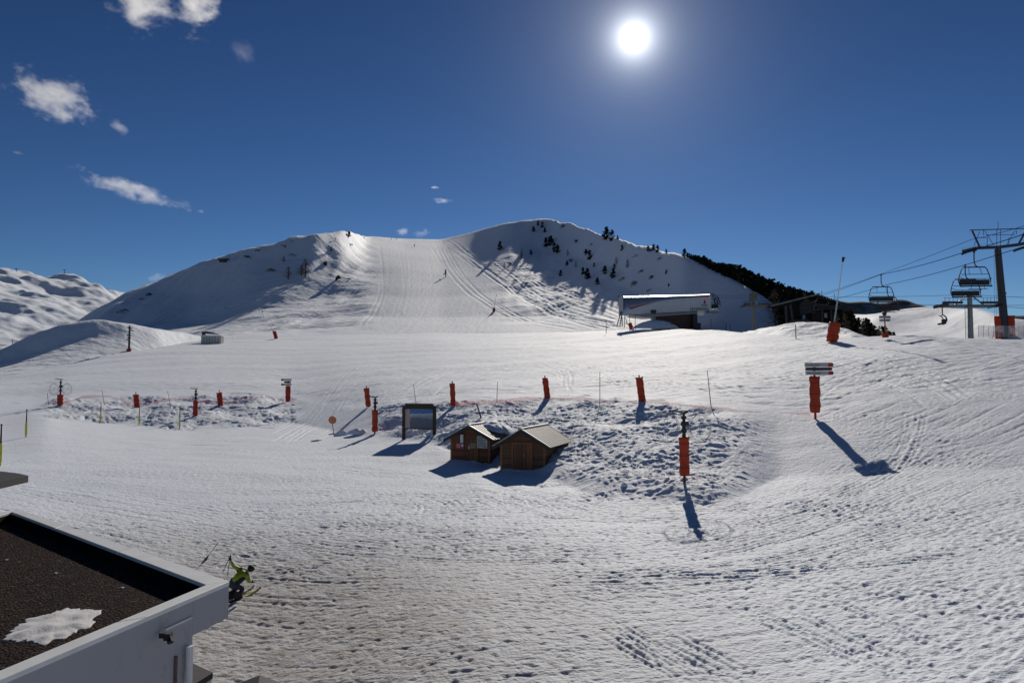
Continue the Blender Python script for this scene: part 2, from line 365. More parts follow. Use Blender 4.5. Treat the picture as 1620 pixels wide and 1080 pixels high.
rough = (1 - .92 * piste) * sst(290, 330, RB)
TB.H += rough * (1.1 * noise(XB / 38, YB / 30, 101) + .5 * noise(XB / 17, YB / 14, 102) + .19 * noise(XB / 7, YB / 6, 103) + .09 * noise(XB / 3, YB / 2.6, 104))
TB.H += piste * (.04 * noise(XB / 2.2, YB / 30, 105) + .35 * noise(XB / 60, YB / 60, 106) + .05 * noise(XB / 1.3, YB / 3, 107))
gul = (1 - piste) * sst(300, 350, RB)
TB.H += gul * (.8 * noise(XB / 10 + .3 * noise(XB / 30, YB / 30, 111), YB / 55, 112) + .4 * noise(XB / 4.5, YB / 34, 113)) * (.5 + .8 * sst(-.2, .4, noise(XB / 50, YB / 50, 114)))
bfam = [([(600, 385), (605, 430), (604, 470), (575, 515)], 4, 2, .14), ([(690, 385), (720, 430), (790, 490), (900, 517)], 14, 5, .2), ([(705, 384), (760, 420), (840, 480), (960, 515)], 10, 4, .35), ([(740, 395), (800, 440), (880, 490), (960, 512)], 25, 9, .22),
 ([(640, 382), (650, 440), (640, 500)], 40, 9, .05), ([(400, 440), (470, 415), (540, 400)], 25, 7, .35), ([(280, 500), (380, 470), (470, 440)], 30, 7, .4), ([(330, 470), (420, 430), (500, 400)], 25, 5, .35), ([(460, 500), (520, 470), (570, 430)], 25, 10, .2), ([(420, 520), (500, 490), (600, 460)], 20, 8, .2), ([(760, 420), (850, 440), (960, 470)], 25, 8, .2), ([(830, 450), (900, 470), (980, 500)], 20, 8, .2), ([(240, 515), (290, 490), (345, 465)], 8, 3, .5), ([(1100, 470), (1150, 430), (1165, 445)], 15, 4, .3)]
for pts, jit, n_, dep in bfam:
    cs = [c for c in (ground_curve(TB, pts, jit, rg) for _ in range(n_)) if c is not None]
    carve(TB, cs, .9, dep, gauge=0)
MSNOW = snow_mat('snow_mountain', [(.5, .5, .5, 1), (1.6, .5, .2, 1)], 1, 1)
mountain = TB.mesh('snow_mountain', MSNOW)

# shoulder on the left, in front of the mountain's flank
rC = np.concatenate([lsp(150, 420, 300), lsp(420, 900, 20)]); azC = np.linspace(aztan(-250, 520)[0], aztan(380, 520)[0], 420)
colsC = [(-250, [(640, 170), (612, 228), (600, 231), (590, 235)]),
 (-100, [(630, 175), (600, 232), (587, 235), (572, 239)]),
 (0, [(612, 185), (577, 236), (566, 239), (553, 243)]),
 (50, [(600, 195), (562, 238), (546, 242), (529, 247)]),
 (100, [(592, 205), (545, 240), (530, 244), (512, 250)]),
 (150, [(580, 215), (533, 243), (518, 247), (503, 252)]),
 (200, [(570, 225), (530, 245), (520, 249), (511, 253)]),
 (250, [(560, 240), (534, 252), (526, 256), (519, 260)]),
 (305, [(552, 262), (540, 272), (534, 278), (529, 284)]),
 (380, [(552, 285), (549, 290), (547, 295), (545, 300)])]
def afterC(ds, hs):
    d, h = ds[-1], hs[-1]; return [d * 1.03, d * 1.4, d * 3], [h, h - .1 * d, h - .5 * d]
TC = Terrain(colsC, azC, rC, smooth_r=.015, smooth_a=R(.8), before=beforeB, after=afterC)
TC.H += .3 * noise(TC.X / 16, TC.Y / 14, 121) + .14 * noise(TC.X / 6, TC.Y / 5, 122) + .1 * noise(TC.X / 2.4, TC.Y / 2, 123)
shoulder = TC.mesh('snow_shoulder', MSNOW)

# far snow mountains on the left
rD = lsp(900, 4200, 420); azD = np.linspace(aztan(-500, 480)[0], aztan(320, 480)[0], 420)
colsD = [(-500, seg(640, 950, (560, .15), (500, .3), (440, .3))),
 (-100, seg(620, 950, (560, .13), (500, .25), (436, .32))),
 (0, seg(610, 950, (555, .12), (500, .24), (427, .3))),
 (60, seg(610, 950, (550, .12), (495, .24), (430, .32))),
 (95, seg(610, 950, (545, .12), (490, .24), (432, .32))),
 (122, seg(610, 950, (540, .12), (480, .26), (428, .4))),
 (160, seg(610, 950, (530, .13), (480, .26), (447, .34))),
 (200, seg(610, 950, (525, .13), (490, .22), (459, .26))),
 (320, seg(610, 950, (545, .13), (520, .2), (500, .25)))]
TD = Terrain(colsD, azD, rD, smooth_r=.02, smooth_a=R(.5), before=beforeB, after=afterC)
TD.H += 22 * noise(TD.X / 170, TD.Y / 190, 131) + -16 * np.abs(noise(TD.X / 120, TD.Y / 110, 132)) + 5 * noise(TD.X / 45, TD.Y / 50, 133) + 2.2 * noise(TD.X / 20, TD.Y / 24, 134)
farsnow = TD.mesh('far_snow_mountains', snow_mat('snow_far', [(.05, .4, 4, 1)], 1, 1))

# snow hill on the right
rE = lsp(150, 900, 420); azE = np.linspace(aztan(1280, 500)[0], aztan(2100, 500)[0], 460)
colsE = [(1280, seg(580, 260, (550, .1), (525, .2), (505, .25))),
 (1345, seg(575, 260, (545, .12), (520, .2), (497, .24))),
 (1385, seg(570, 255, (545, .12), (518, .22), (495, .26))),
 (1430, seg(570, 250, (543, .12), (518, .22), (489, .27))),
 (1480, seg(570, 245, (543, .12), (520, .24), (485, .3))),
 (1530, seg(570, 240, (545, .12), (520, .28), (485, .36))),
 (1560, seg(570, 240, (545, .12), (520, .4), (489, .5))),
 (1600, seg(570, 240, (548, .12), (525, .45), (502, .55))),
 (1640, seg(570, 240, (550, .12), (530, .4), (507, .5))),
 (2100, seg(590, 240, (570, .1), (555, .2), (540, .3)))]
TE = Terrain(colsE, azE, rE, smooth_r=.03, smooth_a=R(1.0), before=beforeB, after=afterC)
TE.H += 1.6 * noise(TE.X / 45, TE.Y / 50, 141) + .6 * noise(TE.X / 15, TE.Y / 24, 142) + .15 * noise(TE.X / 5, TE.Y / 7, 143)
hill = TE.mesh('snow_hill', MSNOW)

# mound behind the plateau edge, in front of the lower lift station
rF = lsp(95, 260, 260); azF = np.linspace(aztan(1120, 520)[0], aztan(1440, 520)[0], 300)
colsF = [(1120, seg(560, 128, (548, .1), (540, .1), (534, .1))),
 (1170, seg(548, 128, (536, .1), (530, .12), (526, .12))),
 (1200, seg(545, 128, (534, .12), (527, .2), (520, .25))),
 (1235, seg(545, 128, (534, .15), (523, .25), (512, .3))),
 (1265, seg(545, 126, (534, .15), (520, .25), (508, .3))),
 (1300, seg(547, 124, (535, .15), (521, .25), (508, .3))),
 (1330, seg(548, 120, (536, .15), (526, .22), (516, .3))),
 (1355, seg(550, 116, (538, .15), (531, .2), (525, .3))),
 (1385, seg(556, 112, (545, .1), (540, .15), (536, .2))),
 (1440, seg(570, 108, (560, .1), (555, .1), (550, .1)))]
TF = Terrain(colsF, azF, rF, smooth_r=.03, smooth_a=R(.7), before=beforeB, after=lambda ds, hs: ([ds[-1] * 1.1, ds[-1] * 1.9], [hs[-1], hs[-1] - 12]))
TF.H += .25 * noise(TF.X / 6, TF.Y / 5, 151) + .1 * noise(TF.X / 2.4, TF.Y / 2.0, 152) + .04 * noise(TF.X / .9, TF.Y / .8, 153)
mound = TF.mesh('snow_mound', MSNOW)

# far wooded mountains in the gap on the right
rG = lsp(5000, 9500, 160); azG = np.linspace(aztan(1180, 480)[0], aztan(2000, 480)[0], 420)
gx = [1180, 1240, 1262, 1285, 1300, 1320, 1342, 1362, 1385, 1402, 1418, 1432, 1450, 1475, 1510, 1600, 1700, 2000]
gy = [475, 476, 472, 465, 467, 474, 477, 475, 479, 477, 472, 473, 480, 487, 495, 498, 494, 500]
colsG = [(x_, seg(640, 5200, (560, .3), (520, .5), (y_, .55))) for x_, y_ in zip(gx, gy)]
TG = Terrain(colsG, azG, rG, smooth_r=.01, smooth_a=R(.15), before=beforeB, after=afterC)
TG.H += 14 * noise(TG.X / 420, TG.Y / 420, 161) + 6 * noise(TG.X / 150, TG.Y / 150, 162)
m, t, b = new_mat('wooded_mountain'); l = t.links.new
tcn = nd(t, 'ShaderNodeTexCoord'); nz = nd(t, 'ShaderNodeTexNoise', Scale=.006, Detail=8.0, Roughness=.65); l(tcn.outputs['Object'], nz.inputs['Vector'])
rp = nd(t, 'ShaderNodeValToRGB'); rp.color_ramp.elements[0].position = .42; rp.color_ramp.elements[0].color = (.045, .06, .05, 1); rp.color_ramp.elements[1].position = .74; rp.color_ramp.elements[1].color = (.3, .34, .4, 1)
l(nz.outputs['Fac'], rp.inputs[0]); l(rp.outputs[0], b.inputs['Base Color']); b.inputs['Roughness'].default_value = .9
faro = TG.mesh('far_mountains', m)
# valley floor sheet reaching the horizon behind everything
vb = bpy.data.meshes.new('valley_ground'); vb.from_pydata([(-30000, -30000, EYE - 60), (30000, -30000, EYE - 60), (30000, 30000, EYE - 60), (-30000, 30000, EYE - 60)], [], [(0, 1, 2, 3)])
vb.materials.append(MSNOW); vo = bpy.data.objects.new('valley_ground', vb); C.objects.link(vo); vo['kind'] = 'structure'

ALL_T = [TA, TF, TC, TB, TE, TD]
def hit(x, y, terr=None, rmin=8):
    a, t_ = aztan(x, y); best = None
    for T_ in (terr or ALL_T):
        if T_ is not TA and not (T_.az[0] <= a <= T_.az[-1]): continue
        d = T_.hit(a, t_, rmin)
        if d is not None and (best is None or d < best): best = d
    if best is None: best = 600.0
    return at(x, y, best)

# ================================================================== object helpers
def mat(name, col, rough=.6, metal=0.0, spec=.5, noise_s=None, noise_a=.25, bump=None, trans=None):
    m, t, b = new_mat(name); l = t.links.new
    b.inputs['Base Color'].default_value = (*col, 1); b.inputs['Roughness'].default_value = rough
    b.inputs['Metallic'].default_value = metal; b.inputs['Specular IOR Level'].default_value = spec
    if noise_s:
        tcn = nd(t, 'ShaderNodeTexCoord'); nz = nd(t, 'ShaderNodeTexNoise', Scale=noise_s, Detail=5.0, Roughness=.65); l(tcn.outputs['Object'], nz.inputs['Vector'])
        mr = nd(t, 'ShaderNodeMapRange'); mr.inputs[1].default_value = .3; mr.inputs[2].default_value = .7; l(nz.outputs['Fac'], mr.inputs[0])
        mx = nd(t, 'ShaderNodeMix', data_type='RGBA'); l(mr.outputs[0], mx.inputs['Factor'])
        mx.inputs[6].default_value = (*[c * (1 - noise_a) for c in col], 1); mx.inputs[7].default_value = (*[min(1, c * (1 + noise_a)) for c in col], 1)
        l(mx.outputs[2], b.inputs['Base Color'])
        if bump:
            bp = nd(t, 'ShaderNodeBump', Strength=.6, Distance=bump); l(nz.outputs['Fac'], bp.inputs['Height']); l(bp.outputs[0], b.inputs['Normal'])
    if trans:
        tr = nd(t, 'ShaderNodeBsdfTranslucent'); tr.inputs[0].default_value = (*col, 1); ms = nd(t, 'ShaderNodeMixShader'); ms.inputs[0].default_value = trans
        out = t.nodes['Material Output']; l(b.outputs[0], ms.inputs[1]); l(tr.outputs[0], ms.inputs[2]); l(ms.outputs[0], out.inputs[0])
    return m
ORANGE = mat('orange_padding', (.52, .058, .014), .65, noise_s=3.0, noise_a=.25, bump=.02, trans=.22)
RED = mat('red_padding', (.46, .032, .018), .65, noise_s=3.0, noise_a=.25, bump=.02, trans=.22)
DARK = mat('dark_steel', (.035, .037, .042), .5, .3, noise_s=8)
STEEL = mat('galvanised_steel', (.22, .235, .25), .45, .6, noise_s=5)
LIGHTSTEEL = mat('pale_steel', (.42, .44, .46), .4, .5, noise_s=5)
BLACK = mat('black_rubber', (.012, .012, .014), .7)
SEATM = mat('seat_padding', (.02, .021, .026), .6)
YELLOW = mat('yellow_plastic', (.55, .55, .06), .5, noise_s=6)
WHITE = mat('white_paint', (.72, .73, .74), .5, noise_s=3, noise_a=.08)
GREYWHITE = mat('grey_white_board', (.5, .5, .5), .55, noise_s=6, noise_a=.12)
REDP = mat('red_paint', (.5, .03, .035), .5)
BAMBOO = mat('bamboo', (.05, .045, .035), .7)
INK = mat('printed_ink', (.03, .03, .035), .6)
ROCK = mat('rock', (.05, .042, .035), .9, noise_s=.8, noise_a=.5)

class MB:
    def __init__(s): s.v = []; s.f = []; s.mi = []; s.cur = 0
    def add(s, vs, fs):
        n = len(s.v); s.v += [tuple(p) for p in vs]; s.f += [tuple(i + n for i in f) for f in fs]; s.mi += [s.cur] * len(fs); return s
    def box(s, c, d, M=None):
        hx, hy, hz = d[0] / 2, d[1] / 2, d[2] / 2; c = Vector(c)
        ps = [Vector((x, y, z)) for x in (-hx, hx) for y in (-hy, hy) for z in (-hz, hz)]
        if M is not None: ps = [M @ p for p in ps]
        return s.add([c + p for p in ps], [(0, 1, 3, 2), (4, 6, 7, 5), (0, 4, 5, 1), (2, 3, 7, 6), (0, 2, 6, 4), (1, 5, 7, 3)])
    def tube(s, p0, p1, r0, r1=None, n=8, cap=True):
        r1 = r0 if r1 is None else r1; p0 = Vector(p0); p1 = Vector(p1); a = (p1 - p0)
        if a.length < 1e-6: return s
        a.normalize(); u = a.orthogonal().normalized(); v = a.cross(u)
        vs = []
        for p, r in ((p0, r0), (p1, r1)):
            for k in range(n):
                t = 2 * math.pi * k / n; vs.append(p + (u * math.cos(t) + v * math.sin(t)) * r)
        fs = [(k, (k + 1) % n, n + (k + 1) % n, n + k) for k in range(n)]
        if cap: fs += [tuple(range(n - 1, -1, -1)), tuple(range(n, 2 * n))]
        return s.add(vs, fs)
    def path(s, ps, r, n=6):
        ps = [Vector(p) for p in ps]; vs = []; fs = []
        for i, p in enumerate(ps):
            a = (ps[min(i + 1, len(ps) - 1)] - ps[max(i - 1, 0)]).normalized()
            up = Vector((0, 0, 1)) if abs(a.z) < .9 else Vector((1, 0, 0)); u = a.cross(up).normalized(); v = u.cross(a)
            rr = r[i] if isinstance(r, (list, tuple)) else r
            for k in range(n):
                t = 2 * math.pi * k / n; vs.append(p + (u * math.cos(t) + v * math.sin(t)) * rr)
        for i in range(len(ps) - 1):
            for k in range(n): fs.append((i * n + k, i * n + (k + 1) % n, (i + 1) * n + (k + 1) % n, (i + 1) * n + k))
        fs += [tuple(range(n - 1, -1, -1)), tuple(range((len(ps) - 1) * n, len(ps) * n))]
        return s.add(vs, fs)
    def beam(s, p0, p1, w, h):            # box between two points, w across, h up
        p0 = Vector(p0); p1 = Vector(p1); a = (p1 - p0).normalized()
        up = Vector((0, 0, 1)) if abs(a.z) < .95 else Vector((0, 1, 0)); u = a.cross(up).normalized() * w / 2; v = u.cross(a).normalized() * h / 2
        vs = [p + i * u + j * v for p in (p0, p1) for i, j in ((-1, -1), (1, -1), (1, 1), (-1, 1))]
        return s.add(vs, [(3, 2, 1, 0), (4, 5, 6, 7), (0, 1, 5, 4), (1, 2, 6, 5), (2, 3, 7, 6), (3, 0, 4, 7)])
    def prism(s, poly, ext):              # poly: list of points, ext: vector
        n = len(poly); e = Vector(ext); P = [Vector(p) for p in poly]
        return s.add(P + [p + e for p in P], [tuple(range(n)), tuple(range(2 * n - 1, n - 1, -1))] + [(k, n + k, n + (k + 1) % n, (k + 1) % n) for k in range(n)])
    def build(s, name, m, parent=None, smooth=False, bevel=0, fix=True):
        me = bpy.data.meshes.new(name); me.from_pydata(s.v, [], s.f)
        ms = m if isinstance(m, list) else [m]
        for q in ms: me.materials.append(q)
        if len(ms) > 1: me.polygons.foreach_set('material_index', s.mi)
        if smooth: me.polygons.foreach_set('use_smooth', [True] * len(me.polygons))
        if fix:
            import bmesh
            bm = bmesh.new(); bm.from_mesh(me); bmesh.ops.recalc_face_normals(bm, faces=bm.faces); bm.to_mesh(me); bm.free()
        me.update(); o = bpy.data.objects.new(name, me); C.objects.link(o)
        if parent: o.parent = parent
        if bevel:
            b_ = o.modifiers.new('bevel', 'BEVEL'); b_.width = bevel; b_.segments = 2; b_.limit_method = 'ANGLE'
        return o
def thing(name, label, cat, loc=(0, 0, 0), rz=0, group=None):
    o = bpy.data.objects.new(name, None); C.objects.link(o); o.location = loc; o.rotation_euler = (0, 0, rz); o.empty_display_size = .2
    return tag(o, label, cat, group)
def tag(o, label=None, cat=None, group=None, kind=None):
    if label: o['label'] = label
    if cat: o['category'] = cat
    if group: o['group'] = group
    if kind: o['kind'] = kind
    return o
def dup(root, loc, label, rz=None, scale=None, group=None):
    r = root.copy(); C.objects.link(r); r.location = loc; r['label'] = label
    if group: r['group'] = group
    if rz is not None: r.rotation_euler = (0, 0, rz)
    if scale is not None: r.scale = (scale,) * 3 if not isinstance(scale, tuple) else scale
    for ch in root.children:
        c = ch.copy(); C.objects.link(c); c.parent = r
        for g in ch.children:
            d = g.copy(); C.objects.link(d); d.parent = c
    return r
class Spot:
    """base point found on the terrain at a photo position; q(x, y, dd) gives local points around it"""
    def __init__(s, x, y, terr=None, D=None):
        s.P = hit(x, y, terr) if D is None else at(x, y, D); s.D = math.hypot(s.P.x, s.P.y); s.m = s.P.y / F * (1 / math.cos(PITCH))
        s.az = math.atan2(s.P.x, s.P.y)
    def q(s, x, y, dd=0.0): return at(x, y, s.D + dd) - s.P
FONT_CACHE = {}
def text_mesh(body, size, m, parent, loc, rot, name='lettering', align='LEFT', depth=.004):
    cu = bpy.data.curves.new(name, 'FONT'); cu.body = body; cu.size = size; cu.extrude = depth; cu.align_x = align; cu.resolution_u = 2
    tmp = bpy.data.objects.new('tmp', cu); C.objects.link(tmp)
    me = bpy.data.meshes.new_from_object(tmp.evaluated_get(bpy.context.evaluated_depsgraph_get()))
    bpy.data.objects.remove(tmp); me.name = name; me.materials.clear(); me.materials.append(m)
    o = bpy.data.objects.new(name, me); C.objects.link(o); o.parent = parent; o.location = loc; o.rotation_euler = rot
    return o
STRAP = mat('strap_webbing', (.25, .03, .012), .8)
def pad(p0, p1, r, seed, m, parent, flare=.05, name='padding'):
    rnd = random.Random(seed); mb = MB(); n = 14; K = 12; p0 = Vector(p0); p1 = Vector(p1); a = (p1 - p0).normalized()
    u = Vector((1, 0, 0)) - a * a.x; u.normalize(); v = a.cross(u); vs = []; fs = []
    ph = [rnd.uniform(-1, 1) for _ in range(40)]
    for i in range(K + 1):
        t = i / K; p = p0.lerp(p1, t)
        rr = r * (1 + .06 * math.sin(t * 17 + ph[0] * 3) + .04 * ph[i]) * (1 + flare * (t > .93) * 2)
        for k in range(n):
            th = 2 * math.pi * k / n; q = abs(math.cos(th)) ** .7 * math.copysign(1, math.cos(th)), abs(math.sin(th)) ** .7 * math.copysign(1, math.sin(th))
            jag = (ph[k + 13] * .05 if i in (0, K) else 0)
            vs.append(p + a * jag + (u * q[0] + v * q[1] * .9) * rr * (1 + .05 * ph[(k * 3 + i) % 40]))
    for i in range(K):
        for k in range(n): fs.append((i * n + k, i * n + (k + 1) % n, (i + 1) * n + (k + 1) % n, (i + 1) * n + k))
    fs += [tuple(range(n - 1, -1, -1)), tuple(range(K * n, K * n + n))]
    mb.add(vs, fs); o = mb.build(name, m, parent, smooth=True, fix=False)
    for t in (.18, .5, .82):
        st = MB(); c = p0.lerp(p1, t); ring = []
        for k in range(n):
            th = 2 * math.pi * k / n; q = abs(math.cos(th)) ** .7 * math.copysign(1, math.cos(th)), abs(math.sin(th)) ** .7 * math.copysign(1, math.sin(th))
            ring.append((u * q[0] + v * q[1] * .9) * r * 1.1)
        st.add([c + w_ for w_ in ring] + [c + a * .04 + w_ for w_ in ring], [(k, (k + 1) % n, n + (k + 1) % n, n + k) for k in range(n)])
        st.build('strap', STRAP, o, fix=False)
    return o

# ================================================================== padded posts along the bank
def padded_post(x, yb, yt, label, wpx, lean=0.0, m=ORANGE, seed=0, gap=0, knob=4):
    s = Spot(x, yb); t = thing('padded_post', label, 'padded post', s.P, group='orange padded posts along the snow bank')
    H = (yb - yt) * s.m; r = wpx * s.m / 2; top = Vector((lean * H, 0, H)); bot = Vector((0, 0, -.3))
    MB().tube(bot, top + (top - bot).normalized() * knob * s.m, .05, .05, 8).build('pole', DARK, t)
    pad(top * (gap * s.m / H), top, r, seed, m, t)
    return t
padded_post(217, 644, 624, 'short red padded post standing between the two snow guns of the left snow lump', 8, -.12, RED, 1)
padded_post(349, 642, 621, 'short leaning red padded post right of the hydrant snow gun on the left lump', 8, -.12, RED, 2)
padded_post(583, 643, 614, 'leaning orange padded post with a thin rod beside it, behind the tall snow gun', 8, -.12, ORANGE, 3)
padded_post(717, 641, 607, 'upright orange padded post on the bank above the piste map board', 8, -.05, ORANGE, 4)
padded_post(866, 629, 598, 'orange padded post on the bank above the right hut roof', 9, -.12, ORANGE, 5)
padded_post(1016, 634, 597, 'wide leaning orange padded post with a long straight shadow down the bank', 11, -.12, ORANGE, 6)

# snow guns on hydrant poles, some with wire hoops either side of the head
def snow_gun(x, yb, yt, p0, p1, wpx, label, hoops, seed, m=ORANGE, arm=-1):
    s = Spot(x, yb); t = thing('snow_gun', label, 'snow gun', s.P, group='hydrant snow guns on padded poles')
    k = s.m; H = (yb - yt) * k
    MB().tube((0, 0, -.3), (0, 0, H * .8), .07, .06).build('pole', DARK, t)
    pad((0, 0, (yb - p1) * k), (0, 0, (yb - p0) * k), wpx * k / 2, seed, m, t, flare=.12)
    z0 = (yb - p0) * k; hh = H - z0; g = MB()
    for i, (a, b_, r) in enumerate(((0, .18, .10), (.18, .34, .15), (.34, .46, .10), (.46, .62, .17), (.62, .72, .09), (.72, .86, .14), (.86, 1, .06))):
        g.tube((0, 0, z0 + a * hh), (0, 0, z0 + b_ * hh), r, r * .85, 10)
    g.box((.12, 0, z0 + .55 * hh), (.22, .16, .2)); g.build('gun_body', DARK, t)
    MB().tube((-.05 * arm * -1, 0, H), (arm * .62, .05, H + .06), .05, .035).tube((arm * .62, .05, H + .06), (arm * .74, .05, H + .02), .05, .03).tube((0, 0, H - .05), (.22, 0, H + .02), .05, .05).build('spray_arm', DARK, t)
    if hoops:
        for sx in (-1, 1):
            h = MB(); cz = z0 + .35 * hh
            for q in range(5):
                pts = []
                for j in range(25):
                    th = 2 * math.pi * j / 24; rr = .62 + .03 * q
                    pts.append((sx * (.78 + .0 * q) + rr * math.cos(th) * .78, .05 * (q - 2) + .15 * math.sin(th + q), cz + rr * math.sin(th)))
                h.path(pts, .007, 4)
            for j in range(6):
                th = math.pi * j / 6; h.tube((sx * .78 - .5 * math.cos(th), 0, cz - .62 * math.sin(th)), (sx * .78 + .5 * math.cos(th), 0, cz + .62 * math.sin(th)), .006, .006, 4)
            h.build('wire_hoop', LIGHTSTEEL, t)
    return t
snow_gun(1083, 764, 653, 692, 751, 15, 'nearest snow gun with orange padding and wire hoops on the lumpy bank', True, 11)
snow_gun(593, 685, 628, 649, 682, 9, 'snow gun with orange padding between the round sign and the map board', False, 12)
snow_gun(309, 658, 615, 634, 657, 7, 'snow gun with red padding on the left snow lump beside a yellow pole', False, 13, RED)
snow_gun(95, 641, 600, 624, 640, 8, 'hooped snow gun with short red padding at the far left', True, 14, RED)

# yellow marker poles
for i, (x, yb, yt, lab) in enumerate(((0, 737, 672, 'yellow and dark marker pole at the very left edge above the black canopy'), (41, 691, 648, 'yellow marker pole standing alone left of the snow lump'),
        (159, 667, 638, 'yellow marker pole at the foot of the left snow lump, nearest the hooped snow gun'), (220, 672, 643, 'yellow marker pole below the short red padded post'), (284, 678, 645, 'yellow marker pole left of the snow gun on the lump'))):
    s = Spot(x, yb); t = thing('marker_pole', lab, 'marker pole', s.P, group='yellow marker poles'); H = (yb - yt) * s.m
    MB().tube((0, 0, -.2), (0, 0, H * .55), .06, .06).tube((0, 0, H * .1), (0, 0, H * .5), .085, .085).build('lower_sleeve', YELLOW, t)
    MB().tube((0, 0, H * .5), (0, 0, H), .05, .035).tube((0, 0, H * .98), (0, 0, H * 1.01), .06, .05).build('upper_pole', BLACK, t)
# thin stakes
for x, yb, xt, yt, r, lab in ((77, 640, 75, 622, .035, 'thin stake left of the hooped snow gun'), (166, 641, 161, 616, .03, 'thin leaning stake in the middle of the left snow lump'),
        (271, 646, 265, 618, .03, 'thin leaning stake between the snow gun and the short red padded post'), (659, 640, 654, 608, .03, 'thin leaning stake just above the map board'),
        (786, 636, 787, 604, .03, 'thin upright stake with a small flag on the bank right of the left hut ridge'), (762, 660, 754, 638, .075, 'thick dark leaning stake behind the ridge of the left hut'),
        (949, 638, 949, 588, .03, 'tall thin stake between the two widest orange padded posts'), (1125, 641, 1119, 586, .032, 'tall thin stake casting a long bent shadow, right of the wide padded post')):
    s = Spot(x, yb); o = MB().tube((0, 0, -.2), s.q(xt, yt), r, r * .7, 6).build('stake', BAMBOO); o.location = s.P
    tag(o, lab, 'stake', 'thin stakes on the snow bank')
s = Spot(582, 620); 
# round orange sign with a heap of snow
s = Spot(529, 690); t = thing('round_sign', 'round orange sign on a thin stick left of the snow gun', 'sign', s.P)
c = s.q(526, 664); r = 6.2 * s.m; MB().tube(c + Vector((0, .02, 0)), c + Vector((0, -.02, 0)), r, r, 24).build('sign_disc', mat('orange_sign', (.6, .15, .05), .5), t)
MB().tube((0, 0, -.2), c - Vector((0, 0, r)), .03, .03).build('stick', DARK, t)
MB().tube(c + Vector((0, -.022, 0)), c + Vector((0, -.027, 0)), r * .78, r * .78, 24).build('sign_face', mat('sign_face', (.5, .2, .09), .5, noise_s=9), t)
def heap(name, label, cat, P, rx, ry, h, seed, m=None, nr=16, na=40, ell=.25, rough_=.18, rz=0):
    mb = MB(); vs = [(0, 0, h)]; fs = []; vsn = np.array
    for i in range(1, nr + 1):
        t_ = i / nr
        for k in range(na):
            th = 2 * math.pi * k / na
            rr = t_ * (1 + ell * float(noise(np.array([2 * math.cos(th) + seed]), np.array([2 * math.sin(th)]), seed)[0]) + .15 * float(noise(np.array([6 * math.cos(th)]), np.array([6 * math.sin(th)]), seed + 9)[0]) + .07 * float(noise(np.array([15 * math.cos(th)]), np.array([15 * math.sin(th)]), seed + 19)[0]))
            px_, py_ = rx * rr * math.cos(th), ry * rr * math.sin(th)
            z = h * (1 - t_ ** 2.2) + rough_ * h * float(noise(np.array([px_ * 3.0]), np.array([py_ * 3.0]), seed + 3)[0]) * (1 - t_ ** 4) - .03 * (i == nr)
            vs.append((px_, py_, z))
    fs += [(0, 1 + k, 1 + (k + 1) % na) for k in range(na)]
    for i in range(nr - 1):
        a = 1 + i * na
        for k in range(na): fs.append((a + k, a + na + k, a + na + (k + 1) % na, a + (k + 1) % na))
    mb.add(vs, fs); o = mb.build(name, m or SNOW_OBJ, smooth=True); o.location = P; o.rotation_euler = (0, 0, rz); return tag(o, label, cat)
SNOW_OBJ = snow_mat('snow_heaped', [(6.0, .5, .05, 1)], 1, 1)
heap('snow_heap', 'small knee-high heap of snow behind the round orange sign', 'snow heap', hit(541, 688), .75, .5, .42, 5)
heap('snow_heap', 'small heap of snow left of the tall padded snow gun', 'snow heap', hit(567, 686), 1.0, .6, .45, 15)

# signposts with arrow boards
def signpost(x, yb, p0, p1, wpx, boards, label, seed, m=ORANGE, words=None):
    s = Spot(x, yb); t = thing('signpost', label, 'signpost', s.P, group='signposts with stacked direction boards'); k = s.m
    ytop = boards[0][2]
    MB().tube((0, 0, -.3), (0, 0, (yb - ytop) * k), .085, .075).build('pole', RED if wpx else STEEL, t)
    if wpx: pad((0, 0, (yb - p1) * k), (0, 0, (yb - p0) * k), wpx * k / 2, seed, m, t, flare=0)
    for i, (xa, xb, ya, yb2, kind, tip) in enumerate(boards):
        X0, X1 = (xa - x) * k, (xb - x) * k; Z1, Z0 = (yb - ya) * k, (yb - yb2) * k; zc = (Z0 + Z1) / 2
        if tip > 0: poly = [(X0, -.12, Z0), (X1 - .1, -.12, Z0), (X1, -.12, zc), (X1 - .1, -.12, Z1), (X0, -.12, Z1)]
        else: poly = [(X0, -.12, zc), (X0 + .1, -.12, Z0), (X1, -.12, Z0), (X1, -.12, Z1), (X0 + .1, -.12, Z1)]
        b_ = MB().prism(poly, (0, .035, 0)).build('direction_board', GREYWHITE if kind else INK, t)
        if kind and wpx:
            e = X1 if tip > 0 else X0
            MB().prism([(e - tip * .42, -.125, Z0 + .02), (e - tip * .12, -.125, Z0 + .02), (e - tip * .03, -.125, zc), (e - tip * .12, -.125, Z1 - .02), (e - tip * .36, -.125, Z1 - .02)], (0, .004, 0)).build('red_tip', REDP, b_)
            if words and words[i]: text_mesh(words[i], (Z1 - Z0) * .72, INK, b_, (X0 + .12, -.122, Z0 + (Z1 - Z0) * .25), (math.pi / 2, 0, 0))
    return t
signpost(1290, 663, 596, 652, 15, [(1274, 1320, 574, 581, 1, 1), (1275, 1318, 581.5, 586.5, 0, 1), (1275, 1320, 587, 593.5, 1, 1)], 'large signpost with orange padding and white arrow boards on the right slope', 21, words=['Le Rocher', None, 'Montchavin'])
signpost(455.5, 636, 611, 635, 7.5, [(444, 461, 599, 602.5, 1, -1), (449, 460, 603, 606, 0, -1), (444, 461, 606.5, 610, 1, -1)], 'small distant signpost with red padding at the right end of the left snow lump', 22, RED)
